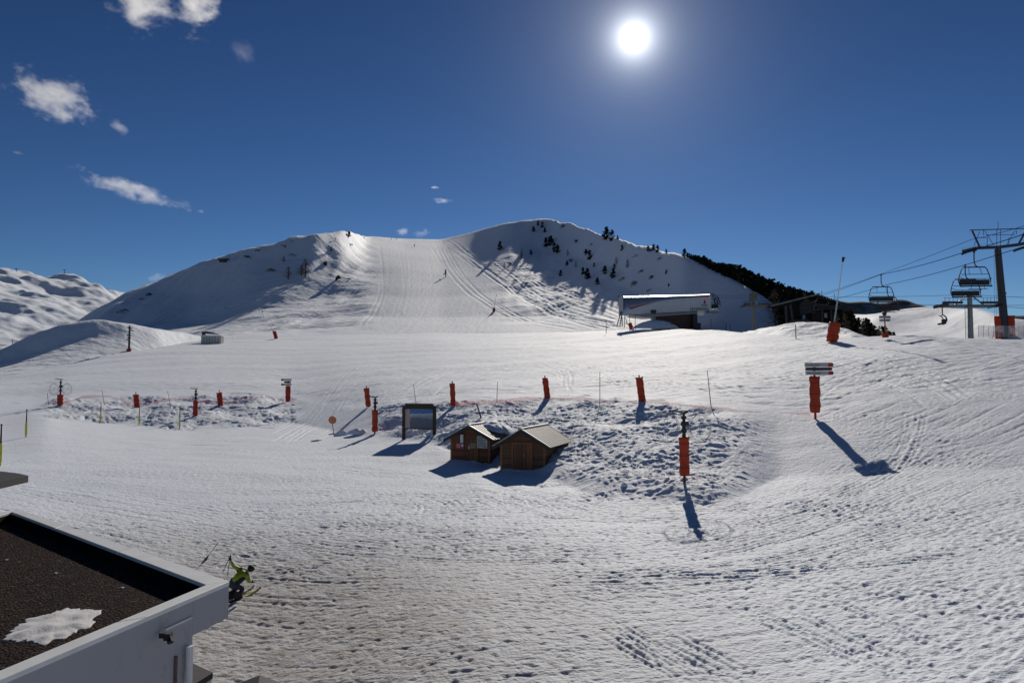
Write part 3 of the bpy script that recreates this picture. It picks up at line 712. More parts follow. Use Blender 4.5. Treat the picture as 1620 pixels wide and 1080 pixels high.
# tilted signpost on the edge, at the right
s = Spot(1402, 533, [TA], D=104); t = thing('signpost', 'thin signpost with two boards and a round disc below the pair of chairs', 'signpost', s.P, group='signposts with stacked direction boards')
MB().tube(s.q(1402, 534), s.q(1398.5, 496), .09, .08).build('pole', mat('rusty_pole', (.4, .16, .09), .6), t)
MB().box(s.q(1399, 501.5) + Vector((0, -.12, 0)), (1.35, .05, .3)).build('direction_board', STEEL, t); MB().box(s.q(1399, 506.5) + Vector((0, -.12, 0)), (1.3, .05, .28)).build('direction_board', STEEL, t)
c = s.q(1398.5, 496); MB().tube(c + Vector((0, -.14, 0)), c + Vector((0, -.08, 0)), .28, .28, 16).build('disc', DARK, t)
pad(s.q(1401, 533.5), s.q(1400, 526), .35, 30, ORANGE, t)

# snow lances
def lance(xb, yb, pad_pts, wpx, pole_pts, label, seed, m=ORANGE, terr=None, D=None, rr=.07):
    s = Spot(xb, yb, terr, D); t = thing('snow_lance', label, 'snow lance', s.P, group='tall snow making lances')
    pad(s.q(*pad_pts[0]), s.q(*pad_pts[1]), wpx * s.m / 2, seed, m, t, flare=-.08)
    p = [s.q(*a) for a in pole_pts]
    MB().path(p[:2], [rr * 1.6, rr * 1.5], 8).build('lower_tube', LIGHTSTEEL, t); MB().path([p[1]] + p[2:], [rr] * (len(p) - 1), 8).build('lance_tube', WHITE if s.D < 150 else STEEL, t)
    d = (p[-1] - p[-2]).normalized(); MB().tube(p[-1] - d * .1, p[-1] + d * .5, rr * 2.0, rr * 2.6, 8).tube(p[-1] + d * .35, p[-1] + d * .35 + Vector((.25, 0, .1)), rr, rr).build('nozzle_head', BLACK, t)
    MB().box(p[0] + Vector((-.35, -.05, .45)), (.4, .3, .7)).build('valve_box', LIGHTSTEEL, t)
    return t
lance(1317, 541, ((1316, 540.5), (1321, 510)), 17, ((1318, 520), (1325, 474), (1333.5, 413)), 'tall white snow lance in orange padding at the plateau edge', 31)
lance(437, 536, ((437, 535.5), (434, 524)), 5.5, ((434, 526), (428, 514), (416, 494)), 'distant white snow lance leaning left below the left shoulder of the mountain', 32, RED)
lance(999, 521, ((1000, 521), (996, 511)), 6, ((993, 513), (988, 498), (979, 470)), 'white snow lance leaning left in front of the lift station', 33, RED)
lance(781, 493, ((781, 493), (782, 487)), 4, ((781, 489), (783, 479), (785, 468)), 'tiny snow lance with red base halfway up the piste', 34, RED, rr=.05)
s = Spot(705, 438); t = thing('snow_gun', 'dark snow gun pole high up in the middle of the piste', 'snow gun', s.P, group='hydrant snow guns on padded poles'); H = 12 * s.m
MB().tube((0, 0, -.5), (0, 0, H * .6), .3, .3).build('pole', DARK, t); MB().tube((0, 0, H * .45), (0, 0, H), .55, .4, 10).tube((.2, 0, H * .5), (-1.6, 0, H * .3), .25, .2).build('gun_body', DARK, t)

# safety nets collapsed along the bank
def net_mat():
    m, t, b = new_mat('red_net'); l = t.links.new
    b.inputs['Base Color'].default_value = (.42, .11, .13, 1); b.inputs['Roughness'].default_value = .7
    tr = nd(t, 'ShaderNodeBsdfTransparent'); ms = nd(t, 'ShaderNodeMixShader'); tl = nd(t, 'ShaderNodeBsdfTranslucent'); tl.inputs[0].default_value = (.42, .11, .13, 1)
    m2 = nd(t, 'ShaderNodeMixShader'); m2.inputs[0].default_value = .5; l(b.outputs[0], m2.inputs[1]); l(tl.outputs[0], m2.inputs[2])
    tcn = nd(t, 'ShaderNodeTexCoord'); ch = nd(t, 'ShaderNodeTexBrick', Scale=9.0); ch.inputs['Mortar Size'].default_value = .035; ch.inputs['Mortar Smooth'].default_value = 0
    mp = nd(t, 'ShaderNodeMapping'); l(tcn.outputs['UV'], mp.inputs[0]); l(mp.outputs[0], ch.inputs['Vector'])
    l(ch.outputs['Fac'], ms.inputs[0]); l(tr.outputs[0], ms.inputs[1]); l(m2.outputs[0], ms.inputs[2]); l(ms.outputs[0], t.nodes['Material Output'].inputs[0])
    return m
NET = net_mat()
def net(pts, h, label, seed, m=None, base_z=None):
    P0 = hit(*pts[0]); vs = []; fs = []; uvs = []; n = 0; L_ = 0; last = None; J = 3
    for (x1, y1), (x2, y2) in zip(pts[:-1], pts[1:]):
        k = max(4, int(abs(x2 - x1) / 5))
        for i in range(k):
            t_ = i / k; p = hit(x1 + (x2 - x1) * t_, y1 + (y2 - y1) * t_)
            if last is not None: L_ += (p - last).length
            last = p; hv = .6 * h * (.55 + .45 * math.sin(seed + L_ * .6) * math.cos(L_ * .23 + seed))
            for j in range(J + 1):
                vs.append(p - P0 + Vector((.02 * j, -.22 * hv * j / J * (1 + .5 * math.sin(L_ * 2 + j)), -.05 + hv * j / J))); uvs.append((L_, hv * j / J))
            n += 1
    for i in range(n - 1):
        for j in range(J): a = i * (J + 1) + j; fs.append((a, a + J + 1, a + J + 2, a + 1))
    mb = MB().add(vs, fs); o = mb.build('safety_net', m or NET, smooth=True, fix=False); o.location = P0
    uv = o.data.uv_layers.new(name='UVMap')
    for lp in o.data.loops: uv.data[lp.index].uv = uvs[lp.vertex_index]
    return tag(o, label, 'safety net', 'red safety nets sagging along the bank')
net([(98, 639), (130, 630), (175, 627), (214, 641)], .8, 'sagging red net from the hooped snow gun to the first short padded post', 1)
net([(220, 643), (260, 634), (300, 631), (346, 640)], .7, 'sagging red net between the two short red padded posts of the left lump', 2)
net([(352, 641), (385, 632), (420, 629), (452, 634)], .6, 'sagging red net from the leaning short padded post to the small signpost', 3)
net([(720, 641), (760, 638), (810, 636), (862, 630)], .8, 'collapsed red net on the bank behind the hut roofs', 4)
net([(870, 630), (915, 632), (960, 635), (1012, 635)], .55, 'collapsed red net on the bank between the two widest padded posts', 5)
net([(1020, 636), (1090, 642), (1160, 650), (1225, 652), (1286, 656)], .55, 'long collapsed red net from the wide padded post to the large signpost', 6)

# ================================================================== piste map board
s = Spot(664, 690); D0 = hit(639, 688); D1 = hit(688, 693)
axis = (D1 - D0); axis.z = 0; wd = axis.length; rz = math.atan2(axis.y, axis.x)
rz = max(-.25, min(.25, rz)); mid = (D0 + D1) / 2; zb = min(D0.z, D1.z)
t = thing('map_board', 'dark wooden piste map board on two legs left of the huts', 'map board', (mid.x, mid.y, zb), rz)
k = s.m; W_ = 51 * k; Ht = 50 * k
WOODD = mat('dark_stained_wood', (.03, .018, .013), .6, noise_s=9, noise_a=.4)
for sx in (-1, 1): MB().box((sx * W_ / 2, 0, Ht / 2 - .3), (.24, .22, Ht + .5)).build('leg', WOODD, t, bevel=.02)
MB().box((0, 0, Ht - .12), (W_ - .245, .24, .46)).build('top_beam', WOODD, t, bevel=.02)
pz0, pz1 = Ht * .27, Ht - .36; MB().box((0, 0, pz0 - .04), (W_ - .246, .14, .08)).build('bottom_rail', WOODD, t)
m, tt, b = new_mat('piste_map_print'); l = tt.links.new
tcn = nd(tt, 'ShaderNodeTexCoord'); sp = nd(tt, 'ShaderNodeSeparateXYZ'); l(tcn.outputs['Generated'], sp.inputs[0])
nz = nd(tt, 'ShaderNodeTexNoise', Scale=3.2, Detail=7.0, Roughness=.7); l(tcn.outputs['Generated'], nz.inputs['Vector'])
a1 = nd(tt, 'ShaderNodeMath', operation='MULTIPLY_ADD'); a1.inputs[1].default_value = .75; l(nz.outputs['Fac'], a1.inputs[0]); l(sp.outputs['Z'], a1.inputs[2])
rp = nd(tt, 'ShaderNodeValToRGB'); e = rp.color_ramp.elements; e[0].position = .45; e[0].color = (.09, .10, .15, 1); e[1].position = 1.22 if False else 1.0; e[1].color = (.03, .16, .42, 1)
e2_ = e.new(.8); e2_.color = (.24, .28, .34, 1); e3 = e.new(.68); e3.color = (.11, .13, .18, 1); e4 = e.new(.95); e4.color = (.5, .55, .62, 1)
dv = nd(tt, 'ShaderNodeMath', operation='MULTIPLY'); dv.inputs[1].default_value = .82; l(a1.outputs[0], dv.inputs[0]); l(dv.outputs[0], rp.inputs[0])
lt = nd(tt, 'ShaderNodeMath', operation='LESS_THAN'); lt.inputs[1].default_value = .17; l(sp.outputs['X'], lt.inputs[0])
wv = nd(tt, 'ShaderNodeTexWave', Scale=14.0, bands_direction='Z'); l(tcn.outputs['Generated'], wv.inputs['Vector'])
mx1 = nd(tt, 'ShaderNodeMix', data_type='RGBA'); l(wv.outputs['Fac'], mx1.inputs['Factor']); mx1.inputs[6].default_value = (.42, .18, .18, 1); mx1.inputs[7].default_value = (.5, .46, .42, 1)
mx2 = nd(tt, 'ShaderNodeMix', data_type='RGBA'); l(lt.outputs[0], mx2.inputs['Factor']); l(rp.outputs[0], mx2.inputs[6]); l(mx1.outputs[2], mx2.inputs[7]); l(mx2.outputs[2], b.inputs['Base Color']); b.inputs['Roughness'].default_value = .35
MB().box((0, -.02, (pz0 + pz1) / 2), (W_ - .26, .06, pz1 - pz0)).build('map_panel', m, t)

# ================================================================== huts
def wood(name, col, vertical=False, sc_=1.0):
    m, t, b = new_mat(name); l = t.links.new
    tcn = nd(t, 'ShaderNodeTexCoord'); sp = nd(t, 'ShaderNodeSeparateXYZ'); l(tcn.outputs['Object'], sp.inputs[0])
    mu = nd(t, 'ShaderNodeMath', operation='MULTIPLY'); mu.inputs[1].default_value = 1 / (.14 * sc_); l(sp.outputs['X' if vertical else 'Z'], mu.inputs[0])
    fr = nd(t, 'ShaderNodeMath', operation='FRACT'); l(mu.outputs[0], fr.inputs[0])
    gp = nd(t, 'ShaderNodeMath', operation='GREATER_THAN'); gp.inputs[1].default_value = .1; l(fr.outputs[0], gp.inputs[0])
    fl = nd(t, 'ShaderNodeMath', operation='FLOOR'); l(mu.outputs[0], fl.inputs[0]); wn = nd(t, 'ShaderNodeTexWhiteNoise', noise_dimensions='1D'); l(fl.outputs[0], wn.inputs['W'])
    mp = nd(t, 'ShaderNodeMapping'); mp.inputs['Scale'].default_value = (14, 1, 1.4) if vertical else (1.4, 1.4, 16); l(tcn.outputs['Object'], mp.inputs[0])
    nz = nd(t, 'ShaderNodeTexNoise', Scale=2.0, Detail=6.0, Roughness=.7); l(mp.outputs[0], nz.inputs['Vector'])
    ad_ = nd(t, 'ShaderNodeMath', operation='MULTIPLY_ADD'); ad_.inputs[1].default_value = .5; l(wn.outputs['Value'], ad_.inputs[0]); l(nz.outputs['Fac'], ad_.inputs[2])
    rp = nd(t, 'ShaderNodeValToRGB'); rp.color_ramp.elements[0].position = .3; rp.color_ramp.elements[0].color = (*[c * .55 for c in col], 1); rp.color_ramp.elements[1].position = 1.0; rp.color_ramp.elements[1].color = (*[c * 1.5 for c in col], 1)
    l(ad_.outputs[0], rp.inputs[0])
    mx = nd(t, 'ShaderNodeMix', data_type='RGBA'); l(gp.outputs[0], mx.inputs['Factor']); mx.inputs[6].default_value = (*[c * .2 for c in col], 1); l(rp.outputs[0], mx.inputs[7]); l(mx.outputs[2], b.inputs['Base Color'])
    bp = nd(t, 'ShaderNodeBump', Strength=.7, Distance=.015); l(gp.outputs[0], bp.inputs['Height']); l(bp.outputs[0], b.inputs['Normal']); b.inputs['Roughness'].default_value = .7
    return m
WOOD1 = wood('brown_boards', (.15, .050, .019)); WOOD2 = wood('weathered_boards', (.125, .058, .027)); WOODV = wood('door_boards', (.17, .07, .026), True)
TRIM = mat('timber_trim', (.24, .10, .04), .65, noise_s=8, noise_a=.3); SHEET = mat('dark_roof_sheet', (.03, .027, .027), .8, 0, .1, noise_s=4); RIB = mat('pale_roof_rib', (.55, .54, .51), .6, 0, .3, noise_s=5, noise_a=.15)  # pale ribs on dark sheet: sunlit and shadowed stripes put into the colour
def hut(label, P, rz, w2, eave, apex, L_, ow, of_, wall_m):
    t = thing('wooden_hut', label, 'hut', P, rz)
    y0 = 0.0
    MB().prism([(-w2, 0, -.6), (w2, 0, -.6), (w2, 0, eave), (0, 0, apex), (-w2, 0, eave)], (0, L_, 0)).build('wall', wall_m, t)
    for sx in (-1, 1): MB().box((sx * (w2 - .05), -.02, eave / 2 - .2), (.14, .05, eave + .3)).build('corner_board', TRIM, t)
    sl_ = (apex - eave) / w2; ex = w2 + ow; ez = apex - sl_ * ex
    nrm = math.sqrt(1 + sl_ * sl_); th = .07
    for sx in (-1, 1):
        rf = MB().prism([(0, -of_, apex + .03), (sx * ex, -of_, ez + .03), (sx * ex, -of_, ez + .03 + th), (0, -of_, apex + .03 + th)], (0, L_ + of_ * 2, 0)).build('roof_sheet', SHEET, t)
        rb = MB(); n = int((L_ + 2 * of_) / .47)
        for i in range(n):
            yy = -of_ + .25 + i * .47
            rb.prism([(0, yy, apex + .03 + th), (sx * ex, yy, ez + .03 + th), (sx * ex, yy, ez + .045 + th), (0, yy, apex + .045 + th)], (0, .17, 0))
        rb.build('roof_ribs', RIB, rf)
        MB().prism([(0, -of_ - .03, apex - .11), (sx * (ex + .02), -of_ - .03, ez - .11), (sx * (ex + .02), -of_ - .03, ez + .115), (0, -of_ - .03, apex + .115)], (0, .03, 0)).build('bargeboard', WOODD, t)
        MB().prism([(0, -of_ - .04, apex + .10), (sx * (ex + .02), -of_ - .04, ez + .10), (sx * (ex + .02), -of_ - .04, ez + .155), (0, -of_ - .04, apex + .155)], (0, .16, 0)).build('edge_flashing', RIB, t)
    MB().tube((0, -of_, apex + .13), (0, L_ + of_, apex + .13), .07, .07, 8).build('ridge_cap', RIB, t)
    return t
RZ = -R(18)
PR = hit(827, 742, [TA], 30); kR = PR.y / F
hr = hut('right wooden hut with double plank door and ribbed roof, half sunk in the bank', PR, RZ, 1.42, 1.52, 2.36, 5.4, .42, .35, WOOD2)
dr = MB().box((-.02, -.045, .69), (1.12, .06, 1.62)).build('door', WOODV, hr)
MB().box((-.02, -.085, .69), (.03, .02, 1.58)).build('door_joint', WOODD, dr)
MB().box((.12, -.095, .85), (.05, .05, .16)).build('handle', STEEL, dr)
MB().box((-.64, -.05, .70), (.10, .10, 1.68)).box((.60, -.05, .70), (.10, .10, 1.68)).box((-.02, -.05, 1.58), (1.34, .10, .1)).build('door_frame', TRIM, hr)
PL = hit(744, 728, [TA], 30)
hl = hut('left wooden hut with notices on its front and snow on its roof', PL, RZ, 1.38, 1.48, 2.22, 5.0, .36, .4, WOOD1)
MB().box((-.62, -.03, 1.42), (.34, .06, .64)).build('window_frame', WOODD, hl)
MB().box((-.58, -.07, 1.42), (.22, .03, .54)).build('window', mat('window_paper', (.62, .66, .7), .4, noise_s=6, noise_a=.35), hl)
nt_ = MB().box((-.72, -.05, .93), (.52, .03, .34)).build('notice', mat('red_notice', (.45, .06, .07), .5, noise_s=7, noise_a=.3), hl); nt_['label'] = 'small red notice'
MB().box((-.54, -.072, .98), (.13, .01, .16)).build('notice_emblem', WHITE, nt_)
for i, wd_ in enumerate((.25, .3, .22)): MB().box((-.82, -.07, 1.03 - i * .08), (wd_, .008, .02)).build('notice_print', WHITE, nt_)
MB().box((-.12, -.04, .72), (.03, .08, 1.5)).box((.56, -.04, .72), (.03, .08, 1.5)).build('door_frame', TRIM, hl)
MB().box((.22, -.03, .55), (.64, .05, 1.7)).build('door', WOODV, hl)
MB().box((-.07, -.08, .85), (.06, .03, .22)).build('latch_plate', WHITE, hl)
n2_ = MB().box((.2, -.075, .98), (.42, .03, .34)).build('notice', mat('brown_notice', (.28, .22, .14), .6, noise_s=7), hl); n2_['label'] = 'faded brown notice'
n3_ = MB().box((.86, -.06, 1.22), (.72, .04, .78)).build('notice', GREYWHITE, hl); n3_['label'] = 'large white timetable board'
for i, (a_, b2) in enumerate(((.58, .92), (.57, 1.12), (.58, 1.05), (.6, 1.14), (.58, 1.0))): MB().box(((a_ + b2) / 2, -.083, 1.5 - i * .125), (b2 - a_, .006, .04)).build('notice_print', INK, n3_)
MB().box((1.05, -.083, .93), (.08, .006, .1)).build('notice_print', INK, n3_)
# snow lying on the left hut's roof and between the roofs
M_ = Matrix.Rotation(RZ, 4, 'Z'); loc = PL + (M_ @ Vector((.85, 3.0, 1.96)))
hs = heap('roof_snow', 'thick cushion of old snow lying on the right side of the left hut roof', 'snow heap', loc, 1.2, 1.6, .42, 8, rz=RZ)
hs.rotation_euler = (0, R(17), RZ)
heap('snow_heap', 'drift of snow burying the back of the right hut against the bank', 'snow heap', PR + (M_ @ Vector((2.2, 5.3, .55))), 1.5, 2.6, .75, 18, rz=RZ)

# ================================================================== near chairlift tower on the right
s = Spot(1590, 534); k = s.m; q = s.q
t = thing('lift_tower', 'big chairlift tower with lattice gantry and orange padding at the right edge', 'lift tower', s.P, group='chairlift towers')
TOWER = mat('tower_steel', (.045, .048, .058), .6, .2, noise_s=3)
topz = (534 - 396) * k
MB().tube(q(1591, 540), q(1578.5, 394), 6.6 * k, 4.8 * k, 20).tube(q(1585, 465), q(1585, 463), 6.3 * k, 6.3 * k, 20).build('mast', TOWER, t, smooth=False)
ca_ = MB(); zc = (534 - 391) * k
def P2(x, y, dd=0): return q(x, y, dd)
for dd in (-.35, .35):
    pts = [P2(1522, 397, dd), P2(1545, 391.5, dd), P2(1581, 390, dd), P2(1612, 386, dd), P2(1640, 380, dd)]
    for a, b2 in zip(pts[:-1], pts[1:]): ca_.beam(a + Vector((0, 0, -.2)), b2 + Vector((0, 0, -.2)), .5, 1.0)
ca_.build('crossarm', TOWER, t)
g = MB()
for dd in (-.4, .4):
    g.beam(P2(1534, 364, dd), P2(1645, 361, dd), .2, .3); g.beam(P2(1550, 391, dd), P2(1538, 365, dd), .4, .6); g.beam(P2(1612, 385, dd), P2(1624, 363, dd), .4, .6)
for a, b2 in (((1558, 365), (1572, 388)), ((1550, 366), (1541, 388)), ((1606, 364), (1592, 388)), ((1577, 362), (1577, 391)), ((1583, 362), (1583, 391)), ((1556, 364), (1556, 372)), ((1608, 364), (1608, 371)), ((1562, 376), (1562, 389)), ((1596, 376), (1596, 389)), ((1548, 376), (1562, 376)), ((1560, 372), (1606, 371)), ((1579, 350), (1579, 364))):
    g.tube(P2(*a), P2(*b2), .09, .09, 6)
g.build('gantry', TOWER, t)
wk = MB()
for dd in (-.9, .9): wk.beam(P2(1522, 393, dd), P2(1560, 386, dd), .05, .05)
for xx in (1523, 1532, 1541, 1550, 1560): wk.tube(P2(xx, 400 - (xx - 1520) * .2, -.9), P2(xx, 392 - (xx - 1520) * .18, -.9), .03, .03, 5)
wk.build('walkway_rail', TOWER, t)
LINE = Vector((.42, -.9, .13)).normalized()
for nm, (cx, cy) in (('sheave_train', (1533, 398)), ('sheave_train', (1616, 393))):
    sh_ = MB(); c = P2(cx, cy)
    for j in range(-4, 5):
        cc = c + LINE * j * .62 + Vector((0, 0, -.035 * j * j * .3)); u = LINE.cross(Vector((0, 0, 1))).normalized()
        sh_.tube(cc - u * .18, cc + u * .18, .34, .34, 12)
    sh_.beam(c - LINE * 2.7 + Vector((0, 0, -.1)), c + LINE * 2.7 + Vector((0, 0, -.1)), .16, .3); sh_.build(nm, DARK, t)
ld = MB()
for xx in (1572.5, 1575.5): ld.tube(P2(xx + 1.5, 525, -.3), P2(xx, 396, -.3), .035, .035, 5)
for j in range(34): ld.tube(P2(1572.6 + 1.4 * (1 - j / 33), 524 - j * 3.85, -.3), P2(1575.4 + 1.4 * (1 - j / 33), 524 - j * 3.85, -.3), .022, .022, 5)
ld.build('ladder', TOWER, t)
def slab_pad(c, d, seed, parent, rz_=0, m=ORANGE):
    rnd = random.Random(seed); mb = MB(); vs = []; fs = []; nx, nz = 8, 10
    for sd in (-1, 1):
        for i in range(nx + 1):
            for j in range(nz + 1):
                u = i / nx * 2 - 1; v = j / nz * 2 - 1; edge_ = (1 - abs(u) ** 4) * (1 - abs(v) ** 4)
                vs.append((u * d[0] / 2 * (1 + .03 * rnd.uniform(-1, 1) + .04 * v), sd * (d[1] * .5 * (.25 + .75 * edge_)) + rnd.uniform(-.015, .015), v * d[2] / 2 + .04 * rnd.uniform(-1, 1)))
    W1 = nz + 1; S = (nx + 1) * W1
    for i in range(nx):
        for j in range(nz):
            a = i * W1 + j; fs.append((a, a + W1, a + W1 + 1, a + 1)); fs.append((S + a, S + a + 1, S + a + W1 + 1, S + a + W1))
    for i in range(nx):
        a = i * W1; fs.append((a, S + a, S + a + W1, a + W1)); a = i * W1 + nz; fs.append((a, a + W1, S + a + W1, S + a))
    for j in range(nz):
        fs.append((j, j + 1, S + j + 1, S + j)); a = nx * W1 + j; fs.append((a, S + a, S + a + 1, a + 1))
    mb.add(vs, fs); o = mb.build('padding', m, parent, smooth=True); o.location = c; o.rotation_euler = (0, 0, rz_); return o
slab_pad(P2(1583, 518, -.95), (20 * k, .5, 36 * k), 41, t, .12); slab_pad(P2(1599, 517, -.45), (12 * k, .5, 36 * k), 42, t, -.9)
MB().tube(P2(1569, 538, -.75), P2(1572, 528, -.75), .06, .06).build('pad_foot', RED, t)

# second lift's tower behind it, and a third by the station
def t_tower(xb, yb, D, ytop, yarm, xa, xb2, w0, w1, label, ladder=True, m=TOWER):
    s = Spot(xb, yb, D=D); k = s.m; t = thing('lift_tower', label, 'lift tower', s.P, group='chairlift towers'); H = (yb - ytop) * k; za = (yb - yarm) * k
    MB().tube((0, 0, -6), (0, 0, H), w0 * k / 2, w1 * k / 2, 16).build('mast', m, t)
    xl, xr = (xa - xb) * k, (xb2 - xb) * k; a = MB().beam((xl, 0, za), (xr, 0, za), .35, .45); a.beam((xl * .6, .5, za - .12), (xr * .7, .5, za - .12), .2, .2)
    a.beam((xl * .55, 0, za + .1), (0, 0, H), .14, .14).beam((xr * .55, 0, za + .1), (0, 0, H), .14, .14).build('crossarm', m, t)
    wk = MB()
    for sx in (-1, 1):
        e = xl if sx < 0 else xr
        wk.beam((e * .35, -.6, za + .45), (e, -.6, za + .45), .5, .3)
        for j in range(5): wk.tube((e * (.4 + .14 * j), -.8, za + .2), (e * (.4 + .14 * j), -.8, za + 1.1), .03, .03, 4)
        wk.tube((e * .35, -.8, za + 1.1), (e, -.8, za + 1.1), .03, .03, 4)
    wk.build('maintenance_walkway', DARK, t)
    for sx in (-1, 1):
        e = xl if sx < 0 else xr; sh_ = MB()
        for j in range(-3, 4): sh_.tube((e - .08, j * .55, za + .05), (e + .08, j * .55, za + .05), .25, .25, 10)
        sh_.beam((e, -1.9, za - .05), (e, 1.9, za - .05), .14, .22).build('sheave_train', DARK, t)
    if ladder:
        ld = MB()
        for dx in (-w0 * k / 2 - .55, -w0 * k / 2 - .2): ld.tube((dx, -.2, -5), (dx + .15, -.2, za), .03, .03, 5)
        for j in range(26): ld.tube((-w0 * k / 2 - .52, -.2, j * za / 26), (-w0 * k / 2 - .18, -.2, j * za / 26), .02, .02, 4)
        ld.build('ladder', m, t)
    return s, t
t_tower(1536, 532, 128, 464, 484, 1490, 1577, 9, 7, 'T shaped lift tower with ladder just left of the big tower', m=mat('grey_tower', (.2, .21, .22), .5, .5, noise_s=3))
s8, t8 = t_tower(1192, 517, 186, 463, 484, 1176, 1215, 5.2, 4.6, 'small concrete coloured T tower between the lift station and the forest', False, mat('beige_tower', (.16, .15, .12), .7, noise_s=3))
k8 = s8.m; MB().box((0, 0, 48 * k8), (10 * k8, 1.2, 11 * k8)).box((1.5 * k8, -.4, 33 * k8), (34 * k8, 1.0, 4.5 * k8)).build('head_frame', mat('weathered_steel', (.12, .115, .10), .7, noise_s=2), t8)
# drag lift tower at the left
s = Spot(204, 556); k = s.m; t = thing('lift_tower', 'small dark drag lift tower with red base at the left plateau edge', 'lift tower', s.P, group='chairlift towers')
MB().tube((0, 0, -.5), (0, 0, 41 * k), .3, .22, 10).build('mast', DARK, t)
a = MB()
for zz, x0_, x1_ in ((38, -3, 4), (34, -1, 5), (26, -4, 2), (19, -5, 1), (22, -3, 2)): a.beam((x0_ * k, 0, zz * k), (x1_ * k, .0, (zz - 1) * k), .35, .3)
a.build('sheave_arm', DARK, t); pad((0, 0, -.1), (0, 0, 4.5 * k), .55, 3, RED, t)

# ropes
ROPE = mat('greasy_rope', (.012, .012, .014), 1.0, 0, 0.0)
def rope(name, label, pts, r, cat='cable', group='haul ropes of the chairlifts'):
    P = [at(*p) for p in pts]; P0 = P[0]; full = []
    for a, b2 in zip(P[:-1], P[1:]):
        for j in range(10):
            u = j / 10; v = a.lerp(b2, u); full.append(v - P0 - Vector((0, 0, .006 * (b2 - a).length * 4 * u * (1 - u))))
    full.append(P[-1] - P0)
    o = MB().path(full, r * .75, 5).build(name, ROPE); o.location = P0; return tag(o, label, cat, group)
rope('haul_rope', 'upper haul rope of the near chairlift running down to the lower station', [(1222, 485, 225), (1394, 434, 113), (1533, 396.5, 82), (1800, 300, 45)], .045)
rope('haul_rope', 'return haul rope of the near chairlift passing behind the big tower', [(1236, 487, 228), (1408, 449, 124), (1616, 391, 84), (1900, 300, 50)], .045)
rope('signal_cable', 'thin signal cable from the gantry of the big tower to the lower station', [(1232, 480, 226), (1537, 379, 86), (1800, 296, 50)], .03)
rope('haul_rope', 'level haul rope of the second lift at the top of the T tower', [(1120, 467, 206), (1192, 466.5, 186), (1536, 466, 128), (1850, 472, 95)], .035)
rope('haul_rope', 'level haul rope of the second lift just below the other one', [(1126, 470, 204), (1197, 470, 184), (1490, 482, 129), (1850, 476, 96)], .035)
rope('haul_rope', 'lower haul rope of the second lift sagging in front of the right snow hill', [(1215, 486, 186), (1380, 495, 150), (1490, 484, 128), (1577, 484, 127), (1850, 497, 100)], .035)

# ================================================================== chairs
CH = thing('lift_chair', 'x', 'lift chair', (0, 0, 0), group='chairs hanging from the near chairlift')
W2 = 1.5
fr = MB(); fr.tube((0, 0, .05), (0, 0, -.12), .12, .1).path([(0, 0, 0), (-.02, 0, -.5), (0, .05, -1.0), (.12, .1, -1.35), (.35, .12, -1.5)], .055, 6)
fr.build('hanger', DARK, CH)
f2 = MB().tube((-1.0, .1, -1.52), (1.0, .1, -1.52), .06, .06)
for sx in (-1, 1): f2.path([(sx * 1.0, .1, -1.52), (sx * 1.2, .1, -1.75), (sx * 1.42, .1, -2.4), (sx * 1.5, .1, -2.9), (sx * 1.42, -.1, -3.45), (sx * 1.3, -.5, -3.5)], .05, 6)
for sx in (-.5, .5): f2.path([(sx, .1, -1.52), (sx * 1.15, -.1, -2.1), (sx * 1.1, -.25, -2.3)], .025, 5)
f2.tube((-1.3, -.1, -2.25), (1.2, -.1, -2.25), .03, .03); f2.build('frame', DARK, CH)
MB().box((0, .12, -3.02), (2.8, .10, .52)).build('backrest', SEATM, CH, bevel=.03); MB().box((0, -.2, -3.42), (2.8, .5, .13), Matrix.Rotation(R(6), 3, 'X')).build('seat', SEATM, CH, bevel=.03)
MB().path([(-1.35, .05, -2.5), (-1.3, -.55, -2.75), (1.3, -.55, -2.75), (1.35, .05, -2.5)], .03, 5).tube((-.6, -.55, -2.75), (-.6, -.5, -3.75), .025, .025).tube((.6, -.55, -2.75), (.6, -.5, -3.75), .025, .025).tube((-.9, -.55, -3.75), (.9, -.55, -3.75), .03, .03).build('safety_bar', DARK, CH)
chairs = [((1394, 434, 111), 1.05, 'upper of the two overlapping chairs left of the T tower, with its back padding above'), ((1404, 453, 117), .95, 'lower of the two overlapping chairs left of the T tower'),
 ((1541, 398, 80), .9, 'empty chair hanging directly under the sheaves of the big tower'), ((1527, 419, 88), .92, 'empty chair behind and below the one under the big tower sheaves'),
 ((1300, 461, 178), .95, 'small far chair on the rope right of the bare larches'), ((1320, 465.5, 196), .95, 'small far chair behind the tall white snow lance'), ((1239, 489, 224), .9, 'far chair low beside the legs of the lower lift station')]
for i, (p, sc_, lab) in enumerate(chairs):
    if i == 0: CH.location = at(*p); CH.scale = (sc_,) * 3; CH['label'] = lab; CH.rotation_euler = (0, 0, -.1)
    else: dup(CH, at(*p), lab, rz=-.1, scale=sc_)
J = thing('side_chair', 'chair seen from the side hanging from the left end of the T tower arm', 'lift chair', at(1490.5, 484, 127)); kk = 127 / F
MB().tube((0, 0, 0), (0, 0, -1.35), .09, .07).build('hanger', DARK, J)
MB().path([(0, 0, -1.3), (.25, 0, -1.35), (.55, 0, -1.65), (.62, 0, -2.05), (.45, 0, -2.45), (.1, 0, -2.6), (-.25, 0, -2.55)], .09, 6).path([(0, .9, -1.3), (.25, .9, -1.35), (.55, .9, -1.65), (.62, .9, -2.05), (.45, .9, -2.45), (.1, .9, -2.6), (-.25, .9, -2.55)], .07, 6).tube((0, 0, -1.32), (0, .9, -1.32), .05, .05).build('frame', DARK, J)
MB().box((.12, .45, -2.45), (.55, 1.2, .12)).build('seat', SEATM, J); MB().box((.45, .45, -2.1), (.1, 1.2, .55)).build('backrest', SEATM, J)

